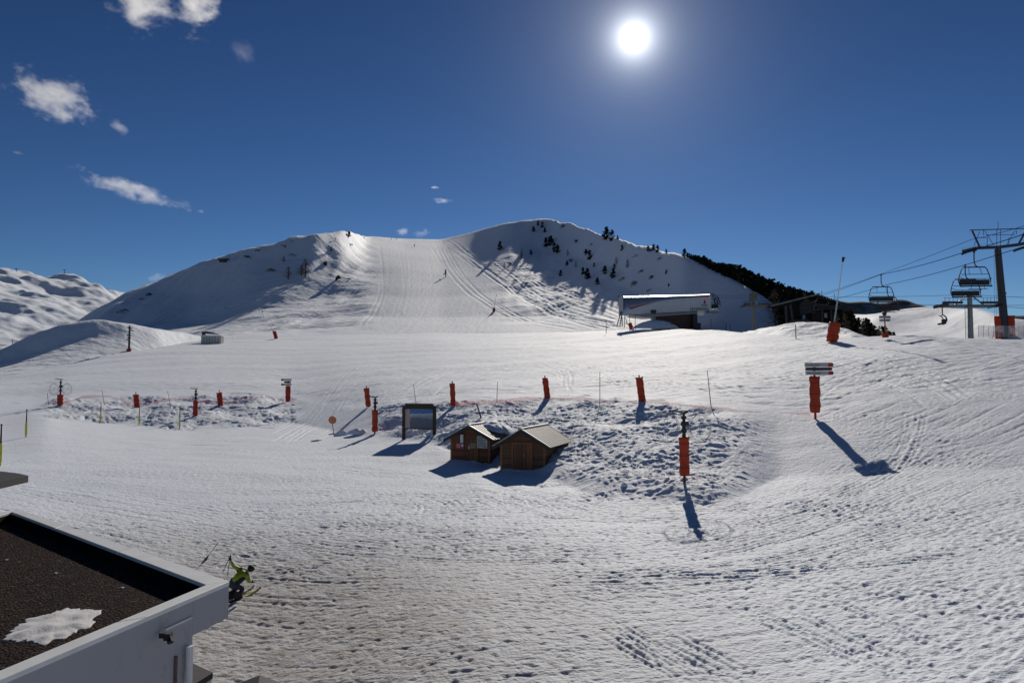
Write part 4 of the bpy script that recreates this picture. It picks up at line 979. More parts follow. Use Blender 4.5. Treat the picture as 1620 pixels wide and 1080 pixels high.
# ================================================================== detachable lift station
s = Spot(1050, 522, D=224); k = s.m; st = thing('lift_station', 'white lift station with long curved shiny roof on dark legs', 'lift station', s.P)
def Q(x, y, dd=0): return Vector(((x - 1050) * k, dd, (522 - y) * k))
SHELL = mat('shell_white', (.62, .63, .65), .35, 0, .5, noise_s=.6, noise_a=.06); ROOFM = mat('shell_roof', (.6, .62, .65), .36, .7, .5, noise_s=.5, noise_a=.06)
xs = [983 + (1121 - 983) * i / 24 for i in range(25)]
def zd(x): return np.interp(x, [983, 992, 1035, 1060, 1100, 1121], [499, 491, 479, 475, 472, 469])
def ztop(x): return np.interp(x, [983, 1121], [467.5, 465])
def zbt(x): return np.interp(x, [983, 992, 1010, 1100, 1121], [497.5, 499, 498, 493, 490])
vs = []; fs = []; rows = 14
for x in xs:
    for j in range(rows):
        a = math.pi * .5 * j / (rows - 1); y_ = zd(x) + (ztop(x) - zd(x)) * math.sin(a); dd = -3.5 + 5.5 * (1 - math.cos(a)); vs.append(Q(x, y_, dd))
    for y_, dd in ((ztop(x) + 2.5, 3.6), (480, 5.2), (496, 5.4)): vs.append(Q(x, y_, dd))
W1 = rows + 3
for i in range(24):
    for j in range(W1 - 1): a = i * W1 + j; fs.append((a, a + W1, a + W1 + 1, a + 1))
MB().add(vs, fs).build('curved_roof', ROOFM, st, smooth=True)
mb = MB(); mb.prism([Q(x, zd(x) + .3, -3.55) for x in xs] + [Q(x, zbt(x), -3.3) for x in xs[::-1]], (0, .25, 0)); sp_ = mb.build('side_panel', SHELL, st)
REDS = mat('red_stripe', (.42, .02, .05), .4)
MB().prism([Q(992, 488.5, -3.62), Q(1018, 482.5, -3.62), Q(1035, 479.8, -3.62), Q(1018, 484, -3.62), Q(994, 491.5, -3.62)], (0, .05, 0)).build('red_stripe', REDS, sp_)
MB().prism([Q(1096, 471.3, -3.62), Q(1120, 468.8, -3.62), Q(1116, 471.6, -3.62), Q(1098, 472.2, -3.62)], (0, .05, 0)).build('red_stripe', REDS, sp_)
MB().prism([Q(1108.5, 482.3, -3.64), Q(1112.3, 482.3, -3.64), Q(1110.8, 476, -3.64), Q(1109.8, 476, -3.64)], (0, .05, 0)).build('emblem', REDS, sp_)
MB().prism([Q(1105, 484.2, -3.64), Q(1115, 484.2, -3.64), Q(1115, 485.4, -3.64), Q(1105, 485.4, -3.64)], (0, .05, 0)).build('lettering', INK, sp_)
MB().prism([Q(983, 468, -3.4), Q(983, 498, -3.4), Q(983, 497, 5), Q(983, 468, 3)], (.2, 0, 0)).build('end_wall', mat('blue_grey', (.12, .17, .24), .4), st)
MB().prism([Q(994, 500, -2.5), Q(1100, 494, -2.5), Q(1100, 497.5, -2.5), Q(1020, 503, -2.5)], (0, 6.5, 0)).build('machinery_floor', STEEL, st)
ge = MB(); rimp = [(1121, 466), (1127, 467), (1133, 471.5), (1136, 478), (1136, 485)]
for dd in (-2.5, 0, 2.5): ge.path([Q(a_, b_, dd) for a_, b_ in rimp], .12, 6)
for a_, b_ in rimp: ge.tube(Q(a_, b_, -2.5), Q(a_, b_, 2.5), .08, .08)
for x in (1122, 1128, 1133): ge.tube(Q(x, 471, -2.5), Q(x, 490, -2.5), .12, .12)
ge.tube(Q(1121, 480, -2.5), Q(1136, 480, -2.5), .08, .08).box(Q(1128, 485, 0), (2.2, 2.5, 1.2)).build('end_frame', DARK, st)
MB().box(Q(1129, 492, 0), (18 * k, 4, .6)).build('end_platform', LIGHTSTEEL, st)
MB().box(Q(1034, 507, 0), (5 * k, 2.4, 30 * k)).build('leg', STEEL, st); MB().box(Q(1098, 508, 0), (7 * k, 3, 34 * k)).build('leg', DARK, st)
MB().box(Q(1066, 510, 1.6), (66 * k, 3, 27 * k)).build('machine_room', mat('brown_cladding', (.09, .035, .02), .6, noise_s=1.5, noise_a=.5), st)
MB().box(Q(1030, 494.5, -3.9), (8 * k, .6, 5 * k)).build('control_box', DARK, st); MB().box(Q(1099, 517, -1.5), (12 * k, 3, 10 * k)).build('base_block', DARK, st)
sc_f = MB()
for x0_, x1_ in ((984, 979), (982, 974), (983, 983)): sc_f.tube(Q(x0_, 493, -1), Q(x1_, 517, -2), .12, .12)
for j in range(6): sc_f.tube(Q(983, 496 + j * 4, -1), Q(980 - j * .9, 496 + j * 4, -1.6), .07, .07)
sc_f.tube(Q(985, 502, -3.5), Q(985, 520, -3.5), .09, .09).build('access_ladder', DARK, st)
rl = MB()
for x in range(1088, 1116, 3): rl.tube(Q(x, 493, -3.9), Q(x, 489.5, -3.9), .06, .06)
rl.tube(Q(1088, 489.5, -3.9), Q(1114, 489.5, -3.9), .06, .06).build('railing', DARK, st)
heap('snow_heap', 'long snow drift piled in front of the lift station machine room', 'snow heap', s.P + Q(1032, 521, -5), 6.5, 2.5, 2.1, 28)
for i, (x, yb, yt, lab) in enumerate(((959, 519, 505, 'thin pole left of the lift station'), (996, 521, 496, 'thin dark pole under the left end of the station roof'), (1005, 521, 496, 'thin dark pole right of the station snow lance'), (1125, 520, 504, 'thin pole just right of the lift station'), (1149, 518, 510, 'short dark pole right of the lift station'), (1155, 518, 512, 'shortest dark pole between lift station and small tower'), (1259, 524, 513, 'thin stake on the mound in front of the lower station'))):
    sp2 = Spot(x, yb, D=(215 if x < 1100 else 198) if x < 1200 else 128); o = MB().tube((0, 0, -1.5), (0, 0, (yb - yt) * sp2.m), .08, .06, 6).build('pole', DARK); o.location = sp2.P; tag(o, lab, 'pole', 'thin poles around the lift stations'); o.name = 'marker_stick'

# ================================================================== lower lift station by the forest (dark)
DARKM = mat('dark_machinery', (.014, .012, .012), .9, 0, .1)
s = Spot(1258, 514, D=205); k = s.m; s2 = thing('lower_lift_station', 'dark lower lift station with slanting roof beams in front of the forest', 'lift station', s.P)
def Q(x, y, dd=0): return Vector(((x - 1258) * k, dd, (514 - y) * k))
MB().prism([Q(1217, 485.5, -2), Q(1217, 483, -2), Q(1262, 471, -2), Q(1268, 471, -2), Q(1268, 475, -2), Q(1240, 485, -2)], (0, 5, 0)).build('canopy', mat('dark_canopy', (.02, .015, .014), .9, 0, .1, noise_s=1), s2)
MB().tube(Q(1215, 485, -2.2), Q(1292, 466, -2.2), .25, .2).build('guide_beam', STEEL, s2)
MB().prism([Q(1244, 485, -1.5), Q(1280, 474, -1.5), Q(1278, 512, -1.5), Q(1252, 512, -1.5)], (0, 4, 0)).build('machine_housing', DARKM, s2)
MB().prism([Q(1262, 480, -1.7), Q(1284, 476, -1.7), Q(1284, 494, -1.7), Q(1262, 500, -1.7)], (0, .3, 0)).build('side_cover', BLACK, s2)
for x, x2 in ((1240, 1241), (1247, 1252), (1284, 1280)): MB().tube(Q(x, 482, -1.6), Q(x2, 516, -1.6), .35, .3).build('leg', DARK, s2)
MB().box(Q(1262, 510, -1), (24 * k, 3, 6 * k)).build('base_block', DARK, s2)
MB().box(Q(1266, 503, -2.4), (4 * k, .5, 6 * k)).build('control_cabinet', mat('blue_cabinet', (.08, .16, .25), .5), s2)
s = Spot(1318, 512, D=185); k = s.m; s3 = thing('lift_hut', 'dark wooden operator building with flat overhanging roof behind the tall snow lance', 'building', s.P)
def Q(x, y, dd=0): return Vector(((x - 1318) * k, dd, (512 - y) * k))
MB().box(Q(1317, 504, 1), (46 * k, 5, 22 * k)).build('wall', DARKM, s3); MB().box(Q(1317, 490, .5), (56 * k, 7, 2.6 * k)).build('roof', mat('brown_roof', (.03, .024, .02), .8, 0, .2), s3)
MB().box(Q(1302, 500, -1.55), (4 * k, .2, 7 * k)).build('window', mat('pale_window', (.3, .32, .3), .3), s3); MB().box(Q(1317, 502, -1.55), (6 * k, .2, 6 * k)).build('window', BLACK, s3)
for x in (1294, 1308, 1328, 1342): MB().tube(Q(x, 491, -2.6), Q(x, 515, -2.6), .18, .18).build('post', WOODD, s3)

# container and dark frame on the left plateau edge
s = Spot(334, 543); k = s.m; def_ = s.P
o = thing('container', 'grey white container cabin with snow on top at the left plateau edge', 'container', s.P + Vector(((336 - 334) * k, 0, 0)))
MB().box((0, 0, 1.1), (31 * k, 2.4, 11 * k + .4)).build('wall', mat('beige_cabin', (.4, .39, .34), .6, noise_s=2), o); MB().box((0, 0, 12.2 * k - .1), (32 * k, 2.6, .35)).build('snow_cover', SNOW_OBJ, o)
for j in range(7): MB().box(((j - 3) * 4.4 * k, -1.25, 1.1), (.12, .08, 10 * k)).build('rib', WHITE, o)
o = thing('drag_lift_frame', 'dark leaning post with slanted roof behind the container cabin', 'lift station', s.P + Vector((0, 3, 0)))
MB().beam((-20 * k, 0, -.2), (-18 * k, 0, 18 * k), .8, .8).build('post', DARK, o); MB().prism([(-20 * k, -1, 17 * k), (2 * k, -1, 15.5 * k), (2 * k, -1, 17 * k), (-12 * k, -1, 20 * k), (-20 * k, -1, 19 * k)], (0, 3, 0)).build('roof', DARK, o)
# hut on the left ridge
P = hit(353, 414, [TB], 100); k = P.y / F; o = thing('mountain_hut', 'small dark shelter high on the left ridge', 'building', P)
MB().box((0, 0, .4), (10 * k, 2, 1.8)).build('wall', WOODD, o); MB().prism([(-8 * k, -1.3, .9), (9 * k, -1.3, 1.5), (9 * k, -1.3, 1.75), (-8 * k, -1.3, 1.5)], (0, 3, 0)).build('roof', DARK, o)
for x, y, h_, lab in ((19, 551, 14, 'tiny lift pylon in the valley at the far left'), (26, 430, 5, 'tiny pylon on the far left summit ridge'), (102, 433, 6, 'tiny mast on the far left ridge, right of the other'), ):
    P = hit(x, y, [TD] if y < 500 else [TD], 300); k = P.y / F
    o = thing('lift_pylon', lab, 'pylon', P, group='tiny pylons on the far mountains'); MB().tube((0, 0, -3), (0, 0, h_ * k), 1.0 * k * .5, .8 * k * .5, 6).build('mast', DARK, o); MB().beam((-2.4 * k, 0, h_ * k), (2.4 * k, 0, h_ * k), k * .8, k * .8).build('crossarm', DARK, o)

# ================================================================== trees
PINE = mat('pine_needles', (.022, .03, .018), .9, 0, .1, noise_s=1.2, noise_a=.5); PINE2 = mat('pine_needles_dark', (.016, .022, .014), .9, 0, .1, noise_s=1.2, noise_a=.5)
LARCH = mat('bare_larch_twigs', (.13, .085, .055), .85, noise_s=2, noise_a=.4); BARK = mat('bark', (.07, .05, .04), .9, noise_s=6)
def crown(seed, kind):                    # unit height 1
    r = random.Random(seed); mb = MB()
    if kind == 'pine':
        cl_ = []
        for i in range(36):
            z = r.uniform(.10, .97); w_ = (.26 * (1 - z) ** .7 + .02) * (1 if z > .25 else .8); a = r.uniform(0, 6.283); q_ = r.random() ** .5
            cl_.append((w_ * .8 * q_ * math.cos(a), w_ * .8 * q_ * math.sin(a), z, r.uniform(.07, .12) * (1.15 - .5 * z)))
        for cx, cy, cz, cr in cl_:
            for j in range(26):
                p = Vector((cx, cy, cz)) + Vector((r.gauss(0, 1), r.gauss(0, 1), r.gauss(0, .8))).normalized() * cr * r.uniform(.4, 1.1)
                u = Vector((r.uniform(-1, 1), r.uniform(-1, 1), r.uniform(-.3, .8))).normalized(); v = u.orthogonal().normalized() if j % 2 else u.cross(Vector((0, 0, 1))).normalized(); L2 = r.uniform(.04, .075)
                mb.add([p - v * .026, p + v * .026, p + u * L2 + v * .014, p + u * L2 - v * .014], [(0, 1, 2, 3)])
    elif kind == 'larch':
        for i in range(120):
            z = r.uniform(.08, .95); a = r.uniform(0, 6.283); L2 = (.26 * (1 - z) + .05) * r.uniform(.6, 1.1); d = Vector((math.cos(a), math.sin(a), r.uniform(.1, .7))); p = Vector((0, 0, z)); e_ = p + d * L2
            v = Vector((-math.sin(a), math.cos(a), 0)) * .006; mb.add([p - v, p + v, e_ + v * .4, e_ - v * .4], [(0, 1, 2, 3)])
            for j in range(5):
                p2 = p.lerp(e_, r.uniform(.3, 1)); d2 = Vector((r.uniform(-1, 1), r.uniform(-1, 1), r.uniform(-.4, .9))).normalized() * r.uniform(.03, .07); v2 = d2.orthogonal().normalized() * .007
                mb.add([p2 - v2, p2 + v2, p2 + d2], [(0, 1, 2)])
    else:
        for i in range(260):
            a = r.uniform(0, 6.283); el = r.uniform(0, 1.5); rr = r.uniform(.25, .55); p = Vector((rr * math.cos(a) * math.cos(el) * 1.2, rr * math.sin(a) * math.cos(el) * 1.2, rr * math.sin(el) * 1.6)); u = (p.normalized() + Vector((r.uniform(-.5, .5), r.uniform(-.5, .5), r.uniform(-.2, .6)))).normalized() * .13; v = u.orthogonal().normalized() * .03
            mb.add([p - v, p + v, p + u], [(0, 1, 2)])
    return mb
def make_tree(kind, seed, m, nm):
    t = thing(nm, 'x', {'pine': 'pine tree', 'larch': 'larch tree', 'bush': 'bush'}[kind], (0, 0, 0))
    c = crown(seed, kind).build('crown', m, t, fix=False)
    MB().tube((0, 0, -.12), (0, 0, .9 if kind != 'bush' else .3), .028, .006, 6).build('trunk', BARK, t); return t
protos = {'pine': [make_tree('pine', 900 + i, PINE if i % 2 else PINE2, 'pine_tree') for i in range(5)], 'larch': [make_tree('larch', 950 + i, LARCH, 'larch_tree') for i in range(3)], 'bush': [make_tree('bush', 970 + i, LARCH if i else PINE2, 'bush') for i in range(2)]}
used = {k: [False] * len(v) for k, v in protos.items()}; cnt = 0
def tree(kind, P, H, label, group, wide=1.0):
    global cnt
    cnt += 1; i = cnt % len(protos[kind]); p = protos[kind][i]; rz_ = (cnt * 2.399) % 6.283; w_ = H * wide * (.9 + .25 * ((cnt * .618) % 1))
    if not used[kind][i]:
        used[kind][i] = True; p.location = P; p.rotation_euler = (0, 0, rz_); p.scale = (w_, w_, H); p['label'] = label; p['group'] = group; return p
    return dup(p, P, label, rz_, (w_, w_, H), group)
GM, GL = 'conifers scattered on the shaded mountain face', 'larches and bushes on the left shoulder of the mountain'
TL = [(844, 367, 8, 'small pine just under the main summit, left of two others', 'pine'), (851, 357, 7, 'pine nearest the main summit crest', 'pine'), (858, 360, 8, 'pine just right of the summit crest pine', 'pine'), (862, 368, 7, 'small pine lowest of the summit group', 'pine'),
 (864, 391, 13, 'pine at the left of the dark clump below the summit', 'pine'), (871, 389, 14, 'taller pine in the middle of the dark clump below the summit', 'pine'), (882, 401, 12, 'pine at the lower right of the dark clump below the summit', 'pine'), (877, 395, 10, 'low pine wedged between the clump pines below the summit', 'pine'),
 (791, 396, 12, 'lone pine at the right rim of the piste saddle', 'pine'), (933, 411, 13, 'stout pine in the middle of the shaded face', 'pine'), (927, 404, 9, 'small pine touching the stout pine from the left', 'pine'),
 (959, 380, 18, 'left and taller of the twin pines on the skyline', 'pine'), (968, 381, 15, 'right one of the twin pines on the skyline', 'pine'), (977, 379, 6, 'tiny pine just right of the twin skyline pines', 'pine'), (984, 396, 8, 'small pine below the twin skyline pines', 'pine'),
 (957, 434, 12, 'pine left of the pair low on the shaded face', 'pine'), (970, 440, 13, 'larger pine of the pair low on the shaded face', 'pine'), (972, 426, 8, 'small pine just above the low pair', 'pine'), (929, 442, 15, 'big pine standing at the edge of the sunlit slope', 'pine'), (922, 434, 10, 'smaller pine left of the big one at the sunlit edge', 'pine'),
 (945, 450, 10, 'pine casting a shadow onto the sunlit slope, lowest of its row', 'pine'), (887, 437, 9, 'lone small pine on the sunlit slope above its own shadow', 'pine'), (1025, 397, 8, 'small skyline pine left of the three together', 'pine'), (1034, 396, 9, 'middle skyline pine right of the rocks', 'pine'), (1040, 399, 10, 'right skyline pine of the three together', 'pine'),
 (1054, 400, 6, 'tiny skyline pine standing alone', 'pine'), (1083, 407, 12, 'first taller skyline pine left of the forest', 'pine'), (993, 424, 13, 'brown larch in the middle of the blue shade', 'larch'), (975, 418, 11, 'brown larch left of the one in blue shade', 'larch'), (898, 405, 9, 'brown larch right of the dark clump', 'larch'),
 (911, 423, 9, 'brown larch by the sunlit ribs', 'larch'), (903, 415, 6, 'small bush above the sunlit ribs', 'bush'), (825, 410, 14, 'bare larch on the sunlit rib below the saddle rim', 'larch'), (798, 424, 9, 'bare larch left on the sunlit rib', 'larch'), (815, 446, 5, 'low brown bush on the sunlit slope', 'bush'), (828, 450, 5, 'low bush right of the brown one on the sunlit slope', 'bush'),
 (840, 403, 7, 'small pine at the foot of the lit rib', 'pine'), (1058, 453, 5, 'tiny pine above the station roof in a patch of sun', 'pine'), (1004, 452, 8, 'dark bush left above the station roof', 'bush'), (1054, 433, 6, 'tiny pine in the shade above the patch of sun', 'pine'), (1026, 461, 5, 'tiny bush just above the station roof', 'bush'), (985, 444, 7, 'thin bush beside the low pair of pines', 'bush'),
 (1015, 431, 5, 'small bush in the middle of the broad shade', 'bush'), (1031, 441, 6, 'bush lower in the broad shade', 'bush'), (940, 422, 6, 'small pine between stout pine and brown larch', 'pine'), (897, 420, 7, 'small pine above the sunlit ribs', 'pine'), (891, 361, 6, 'small bush under the right summit crest', 'bush'), (912, 384, 5, 'small bush high in the upper shade', 'bush'), (936, 388, 4, 'tiny bush left of the twin skyline pines', 'bush'),
 (1005, 407, 6, 'bush below the skyline rocks', 'bush'), (1044, 411, 5, 'small bush below the three skyline pines', 'bush')]
for x, y, h_, lab, kd in TL:
    P = hit(x, y, [TB], 100); tree(kd, P - Vector((0, 0, .3)), h_ * P.y / F * 1.25, lab, GM, 1.3)
for x, y, h_, lab, kd in ((483, 438, 28, 'tallest brown larch on the left shoulder', 'larch'), (477, 436, 18, 'shorter larch hugging the tallest one from the left', 'larch'), (456, 442, 20, 'brown larch left of the tallest one', 'larch'), (449, 414, 9, 'small brown larch higher up the shoulder', 'larch'), (524, 398, 9, 'small larch below the left summit', 'larch'), (552, 375, 9, 'dark pine on the crest of the left summit', 'pine'), (462, 405, 6, 'tiny brown bush above the small larch', 'bush'), (429, 430, 7, 'tiny bush far left on the shoulder', 'bush'),
   (236, 468, 6, 'dark shrub on the left flank of the mountain', 'bush'), (224, 474, 4, 'smaller dark shrub left of the other on the left flank', 'bush'), (190, 495, 6, 'dark shrub low on the left flank', 'bush'), (198, 492, 5, 'dark shrub right next to the lowest one on the left flank', 'bush')):
    P = hit(x, y, [TB], 100); tree(kd, P - Vector((0, 0, .3)), h_ * P.y / F * 1.1, lab, GL, 1.6)
# forest along the right ridge: rows of pines that nothing tells apart share a label
sk = lambda x: float(np.interp(x, [1085, 1100, 1134, 1169, 1200, 1225, 1240, 1262], [406, 411, 429, 443, 462, 474, 487, 500]))
tp = lambda x: float(np.interp(x, [1085, 1100, 1115, 1140, 1150, 1165, 1180, 1195, 1210, 1230, 1242, 1262], [402, 405, 406, 416, 416, 423, 429, 434, 442, 455, 460, 464]))
rnd = random.Random(5)
for row in range(3):
    x = 1088 + row * 3
    while x < 1262:
        a, tt_ = aztan(x, sk(x) + 3); d = TB.hit(a, tt_, 100) or 300; dd = d + 2 + row * 5 + rnd.uniform(-1.5, 1.5)
        P = Vector((dd * math.sin(a), dd * math.cos(a), 0)); P.z = min(TB.z(P.x, P.y), at(x, sk(x) + 2, dd).z) - .4
        zt = at(x, tp(x) + rnd.uniform(-1.5, 5) - row * 1.5 + 1.5, dd).z; tree('pine', P, max(2.5, zt - P.z), 'dark pine packed in the forest running down the right ridge', 'forest pines along the right ridge', 1.0 + .45 * rnd.random()); x += rnd.uniform(4.0, 6.0)
for i in range(34):
    x = 1228 + i * 3.6 + rnd.uniform(-2, 2); D = rnd.uniform(215, 260)
    yt = float(np.interp(x, [1228, 1240, 1255, 1275, 1295, 1312, 1330, 1350], [450, 452, 457, 462, 466, 474, 482, 495])) + rnd.uniform(-3, 5)
    P = at(x, 522, D); kd = 'larch' if i % 3 == 0 else 'pine'
    tree(kd, P, at(x, yt, D).z - P.z, 'bare brown larch in the wood behind the lower lift station' if kd == 'larch' else 'dark pine in the wood behind the lower lift station', 'trees behind the lower lift station', 1.0)
for i, (x, yt) in enumerate(((1338, 503), (1345, 500), (1352, 507), (1358, 510), (1365, 508), (1372, 508), (1378, 516), (1384, 520), (1392, 519), (1399, 521), (1408, 528), (1415, 530), (1342, 512), (1356, 516), (1369, 517), (1331, 500), (1325, 503), (1388, 526))):
    D = 150 + 9 * (i % 4); P = at(x, 536, D); P.z -= 2.5
    tree('pine' if i % 4 else 'larch', P, (at(x, yt - 3, D).z - P.z) * 1.05, 'bare larch just behind the mound right of the lift hut' if i % 4 == 0 else 'dark pine on the far side of the mound right of the lift hut', 'trees beyond the mound', 1.0)
# rocks
def rock(x, y, w_, h_, lab, seed, terr=TB):
    P = hit(x, y, [terr], 100); k = P.y / F; r = random.Random(seed); mb = MB()
    for j in range(7):
        c = Vector((r.uniform(-.5, .5) * w_ * k, r.uniform(-1, 1), r.uniform(-.5, .5) * h_ * k)); s_ = r.uniform(.14, .32); vs = []
        n = 7
        for i in range(3):
            for q_ in range(n):
                a = 6.283 * q_ / n; rr = (1, .8, .25)[i] * r.uniform(.7, 1.2); vs.append(c + Vector((math.cos(a) * rr * s_ * w_ * k, math.sin(a) * rr * s_ * w_ * k * .8, (-.3, .25, .55)[i] * s_ * h_ * k * 1.6)))
        mb.add(vs, [(i * n + q_, i * n + (q_ + 1) % n, (i + 1) * n + (q_ + 1) % n, (i + 1) * n + q_) for i in range(2) for q_ in range(n)] + [tuple(range(2 * n, 3 * n))])
    o = mb.build('rock_outcrop', ROCK); o.location = P; tag(o, lab, 'rock', 'bare rocks on the mountain')
rock(538, 444, 15, 14, 'largest bare rock outcrop at the edge of the sunlit left shoulder', 1); rock(552, 441, 7, 3, 'small flat rock right of the largest outcrop', 2); rock(512, 417, 13, 6, 'rock band above the largest outcrop', 3); rock(555, 388, 6, 4, 'small rock under the left summit', 4)
rock(392, 408, 9, 7, 'slanting rock far left on the upper ridge', 5); rock(461, 381, 6, 6, 'small rock on the left skyline', 6); rock(449, 389, 6, 5, 'small rock below the skyline one', 7); rock(408, 397, 6, 4, 'rock streak on the left upper ridge', 8)
rock(1030, 396, 8, 5, 'rocks between the skyline pines', 9); rock(833, 447, 12, 5, 'rocky scrub patch on the sunlit slope', 10); rock(808, 418, 8, 4, 'rocky patch on the lit rib', 11); rock(878, 398, 12, 6, 'rocks under the dark clump of pines', 12)

# ================================================================== people far away
SKIN = mat('skin', (.35, .2, .14), .6); DARKCLOTH = mat('dark_clothing', (.02, .022, .03), .8)
def skinned(name, verts, edges, rad, m, parent=None, sub=1):
    me = bpy.data.meshes.new(name); me.from_pydata(verts, edges, []); o = bpy.data.objects.new(name, me); C.objects.link(o)
    if parent: o.parent = parent
    md = o.modifiers.new('skin', 'SKIN'); md.use_smooth_shade = True
    if not me.skin_vertices: me.skin_vertices.new()
    for i, r_ in enumerate(rad):
        sv = me.skin_vertices[0].data[i]; sv.radius = (r_, r_) if not isinstance(r_, tuple) else r_; sv.use_root = (i == 0)
    ss = o.modifiers.new('sub', 'SUBSURF'); ss.levels = sub; ss.render_levels = sub
    me.materials.append(m); return o
def far_person(x, y, lab, m=DARKCLOTH, sc_=1.0):
    P = hit(x, y, [TB], 100); t = thing('person', lab, 'person', P, group='tiny people on the upper piste'); t.scale = (sc_,) * 3
    V = [(0, 0, .9), (0, .05, 1.2), (0, .08, 1.45), (0, .1, 1.55), (0, .1, 1.68), (-.12, 0, .85), (-.16, .12, .5), (-.16, 0, .08), (-.16, .18, .04), (.12, 0, .85), (.16, .12, .5), (.16, 0, .08), (.16, .18, .04), (-.2, .06, 1.42), (-.32, .1, 1.15), (-.3, .35, 1.05), (.2, .06, 1.42), (.32, .1, 1.15), (.3, .35, 1.05)]
    E = [(0, 1), (1, 2), (2, 3), (3, 4), (0, 5), (5, 6), (6, 7), (7, 8), (0, 9), (9, 10), (10, 11), (11, 12), (2, 13), (13, 14), (14, 15), (2, 16), (16, 17), (17, 18)]
    skinned('body', V, E, [.16, .16, .18, .06, .12, .11, .08, .06, .05, .11, .08, .06, .05, .08, .055, .045, .08, .055, .045], m, t)
    return t
far_person(655.5, 391, 'tiny dark skier near the top of the piste', sc_=1.5); far_person(576, 378, 'tiny skier standing by the left rim of the saddle', sc_=1.2)
for i, (x, lab) in enumerate(((619, 'leftmost tiny person on the saddle skyline'), (627, 'second tiny person on the saddle skyline'), (531, 'tiny person on the left summit crest'))): far_person(x, 379.5 if x > 600 else 380, lab, sc_=1.0)

# ================================================================== building below the camera
h0 = -3.4
def LV(x, y, h=h0): return on_level(x, y, h)
co = LV(363, 919); ci = LV(326, 924.5); flo = LV(25, 803.6); fli = LV(18, 809); a0 = LV(0, 811); d_ = (a0 - flo).normalized(); llo = flo + d_ * 9; lli = fli + d_ * 9
fr0 = LV(0, 1074.5); d2 = (fr0 - co).normalized(); fro = co + d2 * 16; fi0 = LV(0, 1059); fri = ci + d2 * 16
B = Vector((co.x, co.y, 0)); bd = thing('flat_roofed_building', 'white building with flat gravel roof and pale coping, bottom left', 'building', (co.x, co.y, 0))
def rel(v, z=None): return Vector((v.x - co.x, v.y - co.y, v.z if z is None else z))
zc = EYE + h0
COP = mat('coping_metal', (.78, .79, .78), .5, .1, noise_s=1.5, noise_a=.07)
WALLM, wt, wb = new_mat('stained_white_wall'); l = wt.links.new
tcn = nd(wt, 'ShaderNodeTexCoord'); mp = nd(wt, 'ShaderNodeMapping'); mp.inputs['Scale'].default_value = (1, 1, .6); l(tcn.outputs['Object'], mp.inputs[0])
n1 = nd(wt, 'ShaderNodeTexNoise', Scale=2.6, Detail=8.0, Roughness=.75); l(mp.outputs[0], n1.inputs['Vector'])
rp = nd(wt, 'ShaderNodeValToRGB'); rp.color_ramp.elements[0].position = .54; rp.color_ramp.elements[0].color = (.40, .40, .42, 1); rp.color_ramp.elements[1].position = .74; rp.color_ramp.elements[1].color = (.22, .21, .21, 1)
l(n1.outputs['Fac'], rp.inputs[0]); l(rp.outputs[0], wb.inputs['Base Color']); wb.inputs['Roughness'].default_value = .7
def cop(p, q_, pi_, qi, name='coping'):
    MB().prism([rel(p, zc - .07), rel(q_, zc - .07), rel(qi, zc - .07), rel(pi_, zc - .07)], (0, 0, .07)).build(name, COP, bd, bevel=.008)
def lerp(a, b2, t_): return a.lerp(b2, t_)
L1 = (flo - co).length
for a_, b_ in ((0, .345), (.347, .68), (.682, 1)): cop(lerp(co, flo, a_), lerp(co, flo, b_), lerp(ci, fli, a_), lerp(ci, fli, b_))
for a_, b_ in ((0, .135), (.1365, .45), (.4515, 1)): cop(lerp(co, fro, a_) + (Vector((0, 0, 0))), lerp(co, fro, b_), lerp(ci, fri, a_), lerp(ci, fri, b_))
cop(flo, llo, fli, lli)
inn = [rel(ci), rel(fli), rel(lli), rel(fri)]
par = MB(); 
for a, b2 in ((rel(ci), rel(fli)), (rel(fli), rel(lli)), (rel(ci), rel(fri))):
    a = Vector((a.x, a.y, zc - .6)); b2 = Vector((b2.x, b2.y, zc - .6)); d = (b2 - a).normalized(); nrm = Vector((-d.y, d.x, 0)) * .05
    cen = sum(inn, Vector()) / 4; mid = (a + b2) / 2
    if (Vector((cen.x, cen.y, 0)) - Vector((mid.x, mid.y, 0))).dot(nrm) > 0: nrm = -nrm
    par.add([a, b2, b2 + nrm, a + nrm] + [p + Vector((0, 0, .529)) for p in (a, b2, b2 + nrm, a + nrm)], [(0, 1, 2, 3), (4, 5, 6, 7), (0, 1, 5, 4), (2, 3, 7, 6), (1, 2, 6, 5), (3, 0, 4, 7)])
par.build('parapet_lining', mat('roof_membrane', (.010, .009, .009), .95, 0, .05), bd)
GR, gt, gb = new_mat('roof_gravel'); l = gt.links.new
tcn = nd(gt, 'ShaderNodeTexCoord'); vo_ = nd(gt, 'ShaderNodeTexVoronoi', Scale=22.0); l(tcn.outputs['Object'], vo_.inputs['Vector'])
rp = nd(gt, 'ShaderNodeValToRGB'); rp.color_ramp.elements[0].color = (.012, .009, .008, 1); rp.color_ramp.elements[1].color = (.06, .047, .04, 1); e = rp.color_ramp.elements.new(.9); e.color = (.05, .035, .029, 1); e = rp.color_ramp.elements.new(.985); e.color = (.10, .085, .075, 1)
sx_ = nd(gt, 'ShaderNodeSeparateColor'); l(vo_.outputs['Color'], sx_.inputs[0]); l(sx_.outputs[0], rp.inputs[0]); l(rp.outputs[0], gb.inputs['Base Color'])
bp = nd(gt, 'ShaderNodeBump', Strength=1.0, Distance=.03); bp.invert = True; l(vo_.outputs['Distance'], bp.inputs['Height']); l(bp.outputs[0], gb.inputs['Normal']); gb.inputs['Roughness'].default_value = .85; gb.inputs['Specular IOR Level'].default_value = .03
zr = zc - .27
roofp = [rel(ci, zr), rel(fli, zr), rel(lli, zr), rel(lli + (fri - ci), zr), rel(fri, zr)]
